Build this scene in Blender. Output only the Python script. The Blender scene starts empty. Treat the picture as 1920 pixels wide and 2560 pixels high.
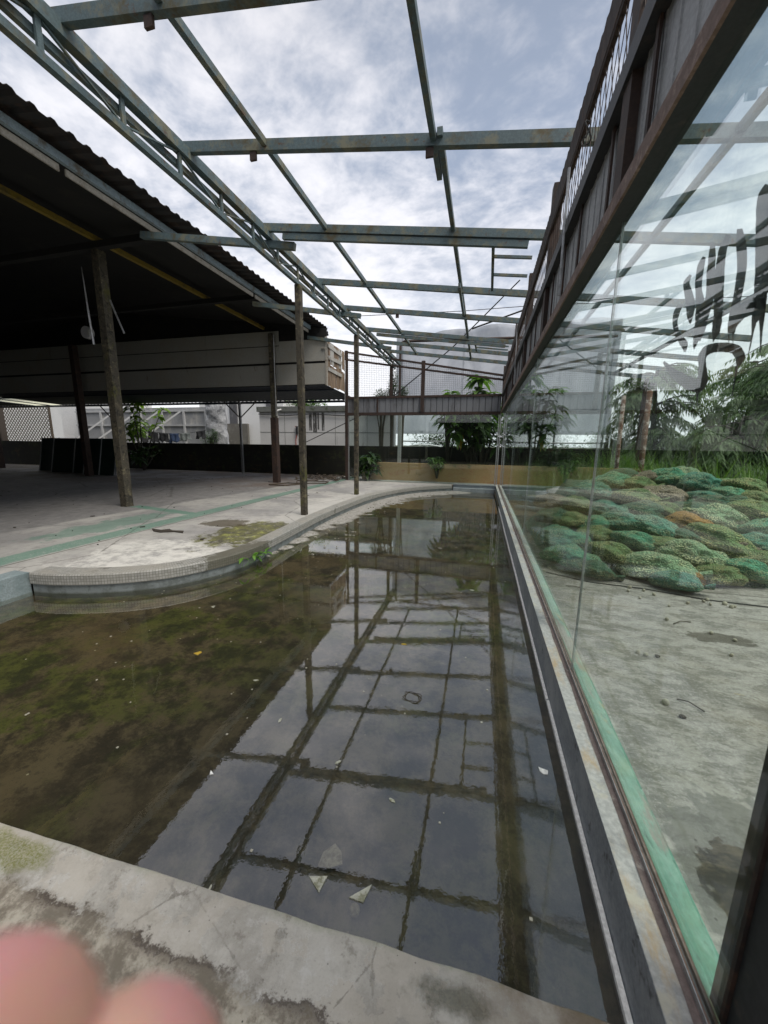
import bpy, bmesh, math, random
from mathutils import Vector, Matrix, noise
rad = math.radians
random.seed(7)
sc = bpy.context.scene
C = sc.collection
# ------------------------------------------------------------------ camera
H = 1.55
FPX = 924.0
ROWS = (Vector((0.9670153, 0.2543995, 0.0127424)),
        Vector((0.0582079, -0.1720029, -0.9833752)),
        Vector((-0.2479784, 0.9516806, -0.1811375)))
CAMP = Vector((0, 0, H))
cd = bpy.data.cameras.new("camera")
cam = bpy.data.objects.new("camera", cd)
C.objects.link(cam)
cd.sensor_fit = 'VERTICAL'
cd.sensor_height = 24.0
cd.lens = 24.0 * FPX / 2560.0
cd.clip_start = 0.005
cd.clip_end = 2000
rx, ry, rz = ROWS
cam.matrix_world = Matrix(((rx.x, -ry.x, -rz.x, 0), (rx.y, -ry.y, -rz.y, 0), (rx.z, -ry.z, -rz.z, H), (0, 0, 0, 1)))
cd.dof.use_dof = True
cd.dof.focus_distance = 4.0
cd.dof.aperture_fstop = 2.5
sc.camera = cam
# ------------------------------------------------------------------ light
SUN_EL, SUN_AZ = rad(55), rad(118)          # azimuth from +Y towards +X
w = bpy.data.worlds.new("World")
sc.world = w
w.use_nodes = True
EXPOSURE = 0.85
sd = bpy.data.lights.new("sun", 'SUN')
sd.energy = 1.5
sd.angle = rad(30)
sd.color = (1.0, 0.94, 0.85)
so = bpy.data.objects.new("sun", sd)
C.objects.link(so)
sdir = Vector((math.sin(SUN_AZ) * math.cos(SUN_EL), math.cos(SUN_AZ) * math.cos(SUN_EL), math.sin(SUN_EL)))
so.rotation_euler = sdir.to_track_quat('Z', 'Y').to_euler()
so.location = (0, 0, 30)
sc.view_settings.view_transform = 'Standard'
sc.view_settings.look = 'None'
sc.view_settings.exposure = EXPOSURE
sc.view_settings.gamma = 1


class NG:
    """small node-graph helper"""
    def __init__(s, nt):
        s.nt = nt
        s.n = nt.nodes
        s.l = nt.links
        s.n.clear()

    def put(s, sock, v):
        if isinstance(v, bpy.types.NodeSocket):
            s.l.new(v, sock)
        elif v is not None:
            if isinstance(v, (tuple, list)) and len(v) == 3 and sock.type == 'RGBA':
                v = (*v, 1)
            sock.default_value = v

    def node(s, t, **kw):
        nd = s.n.new(t)
        for k, v in kw.items():
            setattr(nd, k, v)
        return nd

    def math(s, op, a, b=0.0, c=None, clamp=False):
        nd = s.node('ShaderNodeMath', operation=op, use_clamp=clamp)
        s.put(nd.inputs[0], a)
        s.put(nd.inputs[1], b)
        if c is not None:
            s.put(nd.inputs[2], c)
        return nd.outputs[0]

    def vmath(s, op, a, b):
        nd = s.node('ShaderNodeVectorMath', operation=op)
        s.put(nd.inputs[0], a)
        s.put(nd.inputs[1], b)
        return nd.outputs[0]

    def pos(s):
        return s.node('ShaderNodeNewGeometry').outputs['Position']

    def xyz(s, v):
        nd = s.node('ShaderNodeSeparateXYZ')
        s.put(nd.inputs[0], v)
        return nd.outputs

    def noise(s, vec, scale, detail=4, rough=0.6, dist=0.0, out=0):
        nd = s.node('ShaderNodeTexNoise')
        s.put(nd.inputs['Vector'], vec)
        s.put(nd.inputs['Scale'], scale)
        nd.inputs['Detail'].default_value = detail
        nd.inputs['Roughness'].default_value = rough
        nd.inputs['Distortion'].default_value = dist
        return nd.outputs[out]

    def voro(s, vec, scale, feature='F1', out='Distance'):
        nd = s.node('ShaderNodeTexVoronoi', feature=feature)
        s.put(nd.inputs['Vector'], vec)
        nd.inputs['Scale'].default_value = scale
        return nd.outputs[out]

    def ramp(s, v, lo, hi, a=0.0, b=1.0, smooth=True):
        nd = s.node('ShaderNodeMapRange')
        if smooth:
            nd.interpolation_type = 'SMOOTHSTEP'
        s.put(nd.inputs[0], v)
        nd.inputs[1].default_value = lo
        nd.inputs[2].default_value = hi
        nd.inputs[3].default_value = a
        nd.inputs[4].default_value = b
        return nd.outputs[0]

    def mix(s, f, a, b, blend='MIX'):
        nd = s.node('ShaderNodeMix', data_type='RGBA', blend_type=blend)
        s.put(nd.inputs[0], f)
        s.put(nd.inputs[6], a)
        s.put(nd.inputs[7], b)
        return nd.outputs[2]

    def scalev(s, v, sx, sy, sz):
        return s.vmath('MULTIPLY', v, (sx, sy, sz))

    def bump(s, h, strength=0.3, dist=0.01):
        nd = s.node('ShaderNodeBump')
        nd.inputs['Strength'].default_value = strength
        nd.inputs['Distance'].default_value = dist
        s.put(nd.inputs['Height'], h)
        return nd.outputs[0]

    def principled(s, col, rough=0.7, metal=0.0, normal=None, **kw):
        nd = s.node('ShaderNodeBsdfPrincipled')
        s.put(nd.inputs['Base Color'], col)
        s.put(nd.inputs['Roughness'], rough)
        s.put(nd.inputs['Metallic'], metal)
        if normal is not None:
            s.put(nd.inputs['Normal'], normal)
        for k, v in kw.items():
            s.put(nd.inputs[k.replace('_', ' ')], v)
        return nd.outputs[0]

    def out(s, sh):
        o = s.node('ShaderNodeOutputMaterial')
        s.l.new(sh, o.inputs[0])


# ------------------------------------------------------------------ sky
g = NG(w.node_tree)
sky = g.node('ShaderNodeTexSky', sky_type='NISHITA')
sky.sun_disc = False
sky.sun_elevation = SUN_EL
sky.sun_rotation = SUN_AZ
sky.air_density = 1.5
sky.dust_density = 3.0
skyc = g.mix(1.0, sky.outputs[0], (0.10, 0.10, 0.10), 'MULTIPLY')
gen = g.node('ShaderNodeTexCoord').outputs['Generated']
X_, Y_, Z_ = g.xyz(gen)
zc = g.math('MAXIMUM', Z_, 0.0)
den = g.math('ADD', zc, 0.16)
cx = g.math('DIVIDE', X_, den)
cy = g.math('DIVIDE', Y_, den)
cmb = g.node('ShaderNodeCombineXYZ')
g.put(cmb.inputs[0], cx)
g.put(cmb.inputs[1], cy)
cv = cmb.outputs[0]
rot = g.node('ShaderNodeMapping')
g.put(rot.inputs[0], cv)
rot.inputs['Rotation'].default_value = (0, 0, rad(38))
rot.inputs['Scale'].default_value = (1.0, 1.15, 1)
cvr = rot.outputs[0]
n1 = g.noise(cvr, 0.75, 3, 0.5, 0.3)
n2 = g.noise(cvr, 3.4, 6, 0.62, 0.5)
n3 = g.noise(cvr, 9.5, 4, 0.6, 0.2)
mass = g.math('ADD', g.math('MULTIPLY', n1, 0.7), g.math('MULTIPLY', n2, 0.5))
mass = g.math('ADD', mass, g.math('MULTIPLY', n3, 0.36))
hor = g.ramp(Z_, 0.05, 0.75, 0.13, -0.08)
mass = g.math('ADD', mass, hor)
m1 = g.ramp(mass, 0.63, 0.96)
ccol = g.mix(m1, (0.195, 0.23, 0.30), (0.54, 0.535, 0.56))
hz = g.ramp(Z_, 0.05, 0.50, 0.55, 0.0)
ccol = g.mix(hz, ccol, (0.66, 0.67, 0.70))
fr_ = g.ramp(Y_, -0.7, 0.75, 0.78, 1.08)
fr_ = g.math('MULTIPLY', fr_, g.ramp(Z_, 0.50, 0.82, 1.0, 0.78))
fr_ = g.math('MULTIPLY', fr_, g.ramp(Z_, 0.88, 1.0, 1.0, 7.5))
ccol = g.mix(g.ramp(Z_, 0.86, 0.96), ccol, (0.46, 0.44, 0.41))
ccol = g.mix(1.0, ccol, (1, 1, 1), 'MULTIPLY')
vm_ = g.node('ShaderNodeVectorMath', operation='SCALE')
g.put(vm_.inputs[0], ccol)
g.put(vm_.inputs['Scale'], fr_)
ccol = vm_.outputs[0]
col = g.mix(0.93, skyc, ccol)
col = g.mix(g.ramp(Z_, -0.06, -0.01, 1.0, 0.0), col, (0.10, 0.10, 0.09))
bg = g.node('ShaderNodeBackground')
g.put(bg.inputs[0], col)
bg.inputs[1].default_value = 1.0
wo = g.node('ShaderNodeOutputWorld')
g.l.new(bg.outputs[0], wo.inputs[0])


# ------------------------------------------------------------------ helpers: projection (reads pixel positions of the photo on a known world plane)
def ray(px, py):
    c = Vector((px - 960, py - 1280, FPX))
    return ROWS[0] * c.x + ROWS[1] * c.y + ROWS[2] * c.z


def onx(px, py, X):
    v = ray(px, py)
    return CAMP + v * (X / v.x)


def ony(px, py, Y):
    v = ray(px, py)
    return CAMP + v * (Y / v.y)


def onz(px, py, Z):
    v = ray(px, py)
    return CAMP + v * ((Z - H) / v.z)


# ------------------------------------------------------------------ mesh builder
class MB:
    def __init__(s):
        s.v = []
        s.f = []
        s.uv = None

    def quad(s, a, b, c, d):
        i = len(s.v)
        s.v += [tuple(a), tuple(b), tuple(c), tuple(d)]
        s.f.append((i, i + 1, i + 2, i + 3))
        return s

    def tri(s, a, b, c):
        i = len(s.v)
        s.v += [tuple(a), tuple(b), tuple(c)]
        s.f.append((i, i + 1, i + 2))
        return s

    def box(s, x0, x1, y0, y1, z0, z1):
        i = len(s.v)
        s.v += [(x0, y0, z0), (x1, y0, z0), (x1, y1, z0), (x0, y1, z0), (x0, y0, z1), (x1, y0, z1), (x1, y1, z1), (x0, y1, z1)]
        for f in ((0, 3, 2, 1), (4, 5, 6, 7), (0, 1, 5, 4), (1, 2, 6, 5), (2, 3, 7, 6), (3, 0, 4, 7)):
            s.f.append(tuple(i + k for k in f))
        return s

    def bar(s, p0, p1, wd, ht, up=(0, 0, 1)):
        p0 = Vector(p0)
        p1 = Vector(p1)
        d = (p1 - p0).normalized()
        upv = Vector(up)
        sd_ = d.cross(upv)
        if sd_.length < 1e-4:
            sd_ = d.cross(Vector((0, 1, 0)))
        sd_.normalize()
        u = sd_.cross(d).normalized()
        i = len(s.v)
        for p in (p0, p1):
            for a, b in ((-1, -1), (1, -1), (1, 1), (-1, 1)):
                s.v.append(tuple(p + sd_ * (a * wd / 2) + u * (b * ht / 2)))
        for f in ((0, 3, 2, 1), (4, 5, 6, 7), (0, 1, 5, 4), (1, 2, 6, 5), (2, 3, 7, 6), (3, 0, 4, 7)):
            s.f.append(tuple(i + k for k in f))
        return s

    def tube(s, pts, radii, n=8, cap=True):
        if not isinstance(radii, (list, tuple)):
            radii = [radii] * len(pts)
        pts = [Vector(p) for p in pts]
        base = len(s.v)
        ref = Vector((0.31, 0.17, 0.93))
        for k, p in enumerate(pts):
            d = (pts[min(k + 1, len(pts) - 1)] - pts[max(k - 1, 0)]).normalized()
            a = d.cross(ref)
            if a.length < 0.05:
                a = d.cross(Vector((1, 0, 0)))
            a.normalize()
            b = d.cross(a)
            for j in range(n):
                t = 2 * math.pi * j / n
                s.v.append(tuple(p + (a * math.cos(t) + b * math.sin(t)) * radii[k]))
        for k in range(len(pts) - 1):
            for j in range(n):
                s.f.append((base + k * n + j, base + k * n + (j + 1) % n, base + (k + 1) * n + (j + 1) % n, base + (k + 1) * n + j))
        if cap:
            s.f.append(tuple(base + j for j in reversed(range(n))))
            e = base + (len(pts) - 1) * n
            s.f.append(tuple(e + j for j in range(n)))
        return s

    def prism(s, poly, axis, a, b):
        """poly: 2D points; extruded along axis from a to b"""
        def P(p, t):
            if axis == 'x':
                return (t, p[0], p[1])
            if axis == 'y':
                return (p[0], t, p[1])
            return (p[0], p[1], t)
        i = len(s.v)
        n = len(poly)
        s.v += [P(p, a) for p in poly] + [P(p, b) for p in poly]
        s.f.append(tuple(i + k for k in reversed(range(n))))
        s.f.append(tuple(i + n + k for k in range(n)))
        for k in range(n):
            s.f.append((i + k, i + (k + 1) % n, i + n + (k + 1) % n, i + n + k))
        return s

    def grid(s, fn, nu, nv):
        i = len(s.v)
        for a in range(nu + 1):
            for b in range(nv + 1):
                s.v.append(tuple(fn(a / nu, b / nv)))
        for a in range(nu):
            for b in range(nv):
                q = i + a * (nv + 1) + b
                s.f.append((q, q + nv + 1, q + nv + 2, q + 1))
        return s

    def build(s, name, m, parent=None, smooth=False, bevel=0.0, solid=0.0, fix=True):
        me = bpy.data.meshes.new(name)
        me.from_pydata(s.v, [], s.f)
        if fix:
            bm = bmesh.new()
            bm.from_mesh(me)
            bmesh.ops.recalc_face_normals(bm, faces=bm.faces)
            bm.to_mesh(me)
            bm.free()
        if smooth:
            me.shade_smooth()
        me.materials.append(m)
        me.update()
        o = bpy.data.objects.new(name, me)
        C.objects.link(o)
        if solid:
            md = o.modifiers.new('solid', 'SOLIDIFY')
            md.thickness = solid
            md.offset = 0
        if bevel:
            md = o.modifiers.new('bevel', 'BEVEL')
            md.width = bevel
            md.segments = 2
            md.limit_method = 'ANGLE'
        if parent is not None:
            o.parent = parent
            o.matrix_parent_inverse = parent.matrix_world.inverted()
        return o


def tag(o, label, cat, group=None):
    o['label'] = label
    o['category'] = cat
    if group:
        o['group'] = group
    return o


def thing(name, label, cat, loc=(0, 0, 0), group=None):
    o = bpy.data.objects.new(name, None)
    o.empty_display_size = 0.1
    C.objects.link(o)
    o.matrix_world = Matrix.Translation(loc)
    return tag(o, label, cat, group)


def struct(o):
    o['kind'] = 'structure'
    return o


# ------------------------------------------------------------------ materials
def newmat(name):
    m = bpy.data.materials.new(name)
    m.use_nodes = True
    return m, NG(m.node_tree)


def plain(name, base, layers=(), rough=0.75, metal=0.0, bump=(30, 0.25, 0.004), rlay=0.0, stretch=(1, 1, 1)):
    """procedural material: base colour and noise-masked layers (colour, scale, lo, hi[, stretch])"""
    m, g = newmat(name)
    p = g.pos()
    if stretch != (1, 1, 1):
        p = g.scalev(p, *stretch)
    col = base
    fine = g.noise(p, 55, 3, 0.7)
    dark = tuple(c * 0.72 for c in base)
    col = g.mix(g.ramp(fine, 0.35, 0.7), dark, base)
    k = 0
    for L in layers:
        k += 1
        q = g.vmath('ADD', p, (k * 13.7, k * 5.1, k * 9.3))
        if len(L) > 4:
            q = g.scalev(q, *L[4])
        n = g.noise(q, L[1], 8, 0.72, 0.08)
        col = g.mix(g.ramp(n, L[2], L[3]), col, L[0])
    nb = g.noise(p, bump[0], 5, 0.65)
    nrm = g.bump(nb, bump[1], bump[2])
    g.out(g.principled(col, rough, metal, nrm))
    return m


RUST = (0.085, 0.038, 0.024)
M = {}
M['frame'] = plain('weathered_bluegreen_steel', (0.105, 0.155, 0.17), [((0.17, 0.17, 0.12), 5, 0.48, 0.62), ((0.09, 0.075, 0.035), 3, 0.50, 0.66), ((0.10, 0.055, 0.03), 11, 0.58, 0.68)], 0.6)
M['postmoss'] = plain('lichen_post', (0.075, 0.065, 0.048), [((0.19, 0.165, 0.10), 7, 0.48, 0.7), ((0.075, 0.075, 0.015), 3, 0.55, 0.66, (1, 1, 0.5)), ((0.27, 0.23, 0.14), 22, 0.6, 0.68), ((0.022, 0.02, 0.016), 13, 0.5, 0.62)], 0.85, bump=(60, 0.5, 0.006))
M['rust'] = plain('rusty_brown_steel', (0.055, 0.034, 0.028), [((0.10, 0.052, 0.032), 14, 0.5, 0.7), ((0.03, 0.022, 0.02), 5, 0.5, 0.62)], 0.75)
M['rustlit'] = plain('lit_brown_steel', (0.21, 0.135, 0.105), [((0.31, 0.22, 0.18), 22, 0.5, 0.66), ((0.085, 0.04, 0.027), 6, 0.5, 0.68)], 0.7)  # lighter brown, light on the chord face put into the colour
M['darksteel'] = plain('dark_steel', (0.03, 0.032, 0.036), [((0.06, 0.05, 0.045), 9, 0.55, 0.7)], 0.6)
M['clad'] = plain('grey_cladding', (0.40, 0.41, 0.42), [((0.12, 0.12, 0.12), 4, 0.48, 0.7, (1, 1, 0.25)), ((0.32, 0.33, 0.34), 8, 0.55, 0.7)], 0.55, 0.2)
M['rearclad'] = plain('rear_grey_cladding', (0.26, 0.27, 0.295), [((0.10, 0.10, 0.105), 3, 0.48, 0.7, (1, 1, 0.3))], 0.6, 0.1)
M['alu'] = plain('aluminium', (0.55, 0.56, 0.57), [((0.3, 0.29, 0.27), 12, 0.5, 0.7)], 0.4, 0.7)
M['white'] = plain('white_trim', (0.9, 0.9, 0.88), [((0.45, 0.42, 0.37), 12, 0.64, 0.72)], 0.6)
M['greybase'] = plain('grey_painted_base', (0.27, 0.30, 0.33), [((0.33, 0.35, 0.37), 3, 0.45, 0.65), ((0.07, 0.075, 0.08), 12, 0.58, 0.7)], 0.6)
M['greenfillet'] = plain('green_paint', (0.10, 0.31, 0.22), [((0.19, 0.37, 0.29), 5, 0.46, 0.62), ((0.34, 0.31, 0.16), 4, 0.58, 0.64), ((0.05, 0.15, 0.11), 18, 0.55, 0.64), ((0.22, 0.20, 0.17), 2.5, 0.56, 0.62, (1, 0.4, 1))], 0.6)
M['wood'] = plain('weathered_plywood', (0.22, 0.15, 0.095), [((0.34, 0.26, 0.19), 4, 0.45, 0.6, (1, 3, 0.3)), ((0.10, 0.075, 0.055), 6, 0.5, 0.62, (1, 4, 0.25))], 0.85)
M['paleboard'] = plain('peeling_white_board', (0.5, 0.49, 0.46), [((0.25, 0.22, 0.18), 5, 0.5, 0.64)], 0.8)
M['whitepanel'] = plain('dirty_white_panel', (0.40, 0.395, 0.365), [((0.33, 0.31, 0.26), 1.6, 0.45, 0.68), ((0.18, 0.16, 0.12), 2.6, 0.62, 0.72, (1, 1, 0.4))], 0.75)
M['roof'] = plain('rusty_corrugated_iron', (0.035, 0.028, 0.026), [((0.07, 0.04, 0.028), 2.5, 0.5, 0.7), ((0.02, 0.02, 0.022), 5, 0.45, 0.6)], 0.8)
M['shedshade'] = plain('shed_shade_black', (0.012, 0.012, 0.012), [((0.02, 0.018, 0.015), 2, 0.5, 0.7)], 0.9)  # near-black, the deep shade inside the shed put into the colour
M['blueawn'] = plain('dark_blue_corrugated', (0.018, 0.026, 0.045), [((0.03, 0.035, 0.045), 3, 0.5, 0.65)], 0.6)
M['paleblue'] = plain('pale_blue_steel', (0.28, 0.36, 0.42), [((0.15, 0.14, 0.12), 5, 0.5, 0.65)], 0.6)
M['batten'] = plain('whitish_batten', (0.45, 0.42, 0.37), [((0.2, 0.17, 0.13), 4, 0.5, 0.66)], 0.75)
M['yellow'] = plain('yellow_paint', (0.27, 0.19, 0.03), [((0.12, 0.09, 0.03), 4, 0.5, 0.66)], 0.6)
M['lowwall'] = plain('mouldy_black_wall', (0.022, 0.022, 0.018), [((0.12, 0.075, 0.028), 0.8, 0.55, 0.72, (1, 1, 1.6)), ((0.04, 0.045, 0.02), 3, 0.5, 0.68)], 0.9)
M['planter'] = plain('stained_tan_plaster', (0.58, 0.37, 0.18), [((0.44, 0.20, 0.11), 1.8, 0.5, 0.7, (1, 1, 3)), ((0.13, 0.13, 0.06), 1.2, 0.55, 0.7), ((0.5, 0.36, 0.2), 6, 0.55, 0.7)], 0.85)
M['render'] = plain('white_render', (0.80, 0.80, 0.80), [((0.64, 0.64, 0.64), 1.3, 0.45, 0.7), ((0.16, 0.16, 0.14), 3.0, 0.60, 0.72, (1.6, 1, 0.12))], 0.85)
M['capstone'] = plain('mossy_slab', (0.20, 0.21, 0.20), [((0.07, 0.09, 0.05), 3, 0.5, 0.62)], 0.9)
M['brightwall'] = plain('bright_white_wall', (0.90, 0.90, 0.90), [((0.68, 0.69, 0.69), 1.5, 0.5, 0.7)], 0.8)
M['greycol'] = plain('grey_concrete_column', (0.12, 0.12, 0.13), [((0.2, 0.2, 0.2), 3, 0.5, 0.7)], 0.85)
M['hoard'] = plain('grey_sheet_hoarding', (0.36, 0.37, 0.385), [((0.46, 0.45, 0.42), 1.5, 0.5, 0.7, (1, 1, 0.4)), ((0.27, 0.27, 0.275), 3, 0.5, 0.7)], 0.7, 0.0)
M['hoardrib'] = plain('pale_grey_rib', (0.55, 0.56, 0.57), [], 0.6)
M['tarp'] = plain('crumpled_grey_tarp', (0.45, 0.46, 0.48), [((0.5, 0.5, 0.52), 3, 0.5, 0.64), ((0.16, 0.165, 0.18), 4, 0.5, 0.64)], 0.5, bump=(5, 1.0, 0.08))
M['greenpanel'] = plain('dark_green_panel', (0.012, 0.03, 0.022), [((0.03, 0.045, 0.04), 3, 0.5, 0.7)], 0.5)
M['brownslat'] = plain('brown_lattice', (0.11, 0.085, 0.06), [((0.06, 0.045, 0.03), 4, 0.5, 0.65)], 0.85)
M['red'] = plain('red_paint', (0.4, 0.05, 0.03), [], 0.5)
M['bark'] = plain('bark', (0.09, 0.085, 0.065), [((0.05, 0.04, 0.03), 9, 0.45, 0.62)], 0.9, bump=(30, 0.7, 0.01))
M['rustpipe'] = plain('flaking_rusty_post', (0.22, 0.11, 0.065), [((0.52, 0.45, 0.40), 9, 0.48, 0.58), ((0.10, 0.055, 0.035), 6, 0.52, 0.66)], 0.8)
M['stone'] = plain('pale_stone', (0.42, 0.40, 0.33), [((0.2, 0.19, 0.16), 30, 0.5, 0.66)], 0.8)
M['shard'] = plain('tile_shard', (0.50, 0.50, 0.42), [((0.20, 0.20, 0.13), 45, 0.46, 0.6)], 0.6)
M['darkcloth'] = plain('dark_cloth', (0.035, 0.037, 0.042), [], 0.9, bump=(14, 0.6, 0.03))
M['bluecloth'] = plain('blue_cloth', (0.045, 0.075, 0.16), [], 0.9, bump=(14, 0.6, 0.03))
M['greycloth'] = plain('pale_grey_cloth', (0.22, 0.25, 0.25), [], 0.9, bump=(14, 0.6, 0.03))
M['car'] = plain('white_car_paint', (0.75, 0.77, 0.78), [], 0.25)
M['carglass'] = plain('car_window_glass', (0.02, 0.025, 0.03), [], 0.1)
M['cable'] = plain('black_cable', (0.02, 0.02, 0.02), [], 0.6)
M['orange'] = plain('orange_brown_brick', (0.33, 0.13, 0.06), [((0.42, 0.25, 0.15), 9, 0.5, 0.7)], 0.85)
M['grime'] = plain('dark_debris', (0.05, 0.04, 0.03), [], 0.9)


def leafmat(name, a, b, trans=0.35):
    m, g = newmat(name)
    p = g.pos()
    n = g.noise(p, 3.0, 4, 0.7)
    n2 = g.noise(p, 21.0, 3, 0.7)
    col = g.mix(g.ramp(n, 0.38, 0.62), a, b)
    col = g.mix(g.math('MULTIPLY', g.ramp(n2, 0.45, 0.7), 0.5), col, tuple(x * 0.45 for x in a))
    pr = g.principled(col, 0.5)
    tr = g.node('ShaderNodeBsdfTranslucent')
    g.put(tr.inputs[0], g.mix(1.0, col, (1.5, 1.7, 0.7), 'MULTIPLY'))
    mx = g.node('ShaderNodeMixShader')
    mx.inputs[0].default_value = trans
    g.l.new(pr, mx.inputs[1])
    g.l.new(tr.outputs[0], mx.inputs[2])
    g.out(mx.outputs[0])
    return m


M['leaf_big'] = leafmat('broad_green_leaf', (0.055, 0.13, 0.02), (0.12, 0.23, 0.04))
M['leaf_dark'] = leafmat('dark_green_leaf', (0.025, 0.06, 0.016), (0.05, 0.10, 0.025))
M['leaf_tree'] = leafmat('feathery_leaf', (0.075, 0.13, 0.05), (0.13, 0.20, 0.08))
M['leaf_lime'] = leafmat('lime_leaf', (0.13, 0.24, 0.03), (0.2, 0.30, 0.05))
M['leaf_yellow'] = leafmat('yellow_leaf', (0.5, 0.34, 0.03), (0.6, 0.42, 0.06))
M['grass'] = leafmat('grass_blade', (0.07, 0.16, 0.025), (0.17, 0.27, 0.06))


def glassmat(name, ior, tint, bumpv=None, rough=0.0, dirt=0.0):
    m, g = newmat(name)
    geo = g.node('ShaderNodeNewGeometry')
    back = geo.outputs['Backfacing']
    fr = g.node('ShaderNodeFresnel')
    g.put(fr.inputs['IOR'], g.math('MULTIPLY_ADD', back, 1.0 / ior - ior, ior) if ior else 1.5)
    gl = g.node('ShaderNodeBsdfGlossy')
    gl.inputs['Roughness'].default_value = rough
    gl.inputs['Color'].default_value = (1, 1, 1, 1)
    tr = g.node('ShaderNodeBsdfTransparent')
    g.put(tr.inputs[0], tint)
    if bumpv is not None:
        nv = bumpv(g)
        g.l.new(nv, gl.inputs['Normal'])
        g.l.new(nv, fr.inputs['Normal'])
    mx = g.node('ShaderNodeMixShader')
    g.l.new(fr.outputs[0], mx.inputs[0])
    g.l.new(tr.outputs[0], mx.inputs[1])
    g.l.new(gl.outputs[0], mx.inputs[2])
    sh = mx.outputs[0]
    if dirt:
        df = g.node('ShaderNodeBsdfDiffuse')
        df.inputs[0].default_value = (0.42, 0.47, 0.46, 1)
        p = g.scalev(g.pos(), 1.0, 7.0, 0.35)
        n = g.noise(p, 4.0, 5, 0.7, 0.2)
        n2 = g.noise(g.pos(), 1.3, 3, 0.6)
        f = g.math('ADD', g.math('MULTIPLY', g.ramp(n, 0.45, 0.75), dirt), g.math('MULTIPLY', n2, dirt * 0.35))
        m2 = g.node('ShaderNodeMixShader')
        g.put(m2.inputs[0], f)
        g.l.new(sh, m2.inputs[1])
        g.l.new(df.outputs[0], m2.inputs[2])
        sh = m2.outputs[0]
    g.out(sh)
    return m


M['glass'] = glassmat('green_tinted_glass', 1.52, (0.89, 0.95, 0.925), None, 0.0, 0.03)
M['rearglass'] = glassmat('rear_window_glass', 1.52, (0.90, 0.95, 0.93), None, 0.0, 0.01)


def wbump(g):
    p = g.pos()
    a = g.noise(p, 22, 3, 0.6)
    b = g.noise(p, 1.6, 2, 0.5)
    h = g.math('ADD', g.math('MULTIPLY', a, 0.16), g.math('MULTIPLY', b, 0.5))
    return g.bump(h, 0.05, 0.02)


M['water'] = glassmat('shallow_water', 2.25, (0.90, 0.89, 0.82), wbump)


def dist_mask(g, X, Y, cx_, cy_, rx_, ry_, wob, lo=0.75, hi=1.15):
    """1 inside an ellipse with a ragged edge"""
    dx = g.math('DIVIDE', g.math('SUBTRACT', X, cx_), rx_)
    dy = g.math('DIVIDE', g.math('SUBTRACT', Y, cy_), ry_)
    d = g.math('SQRT', g.math('ADD', g.math('MULTIPLY', dx, dx), g.math('MULTIPLY', dy, dy)))
    d = g.math('ADD', d, g.math('MULTIPLY', g.math('SUBTRACT', wob, 0.5), 2.4))
    return g.ramp(d, lo, hi, 1.0, 0.0)


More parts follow.
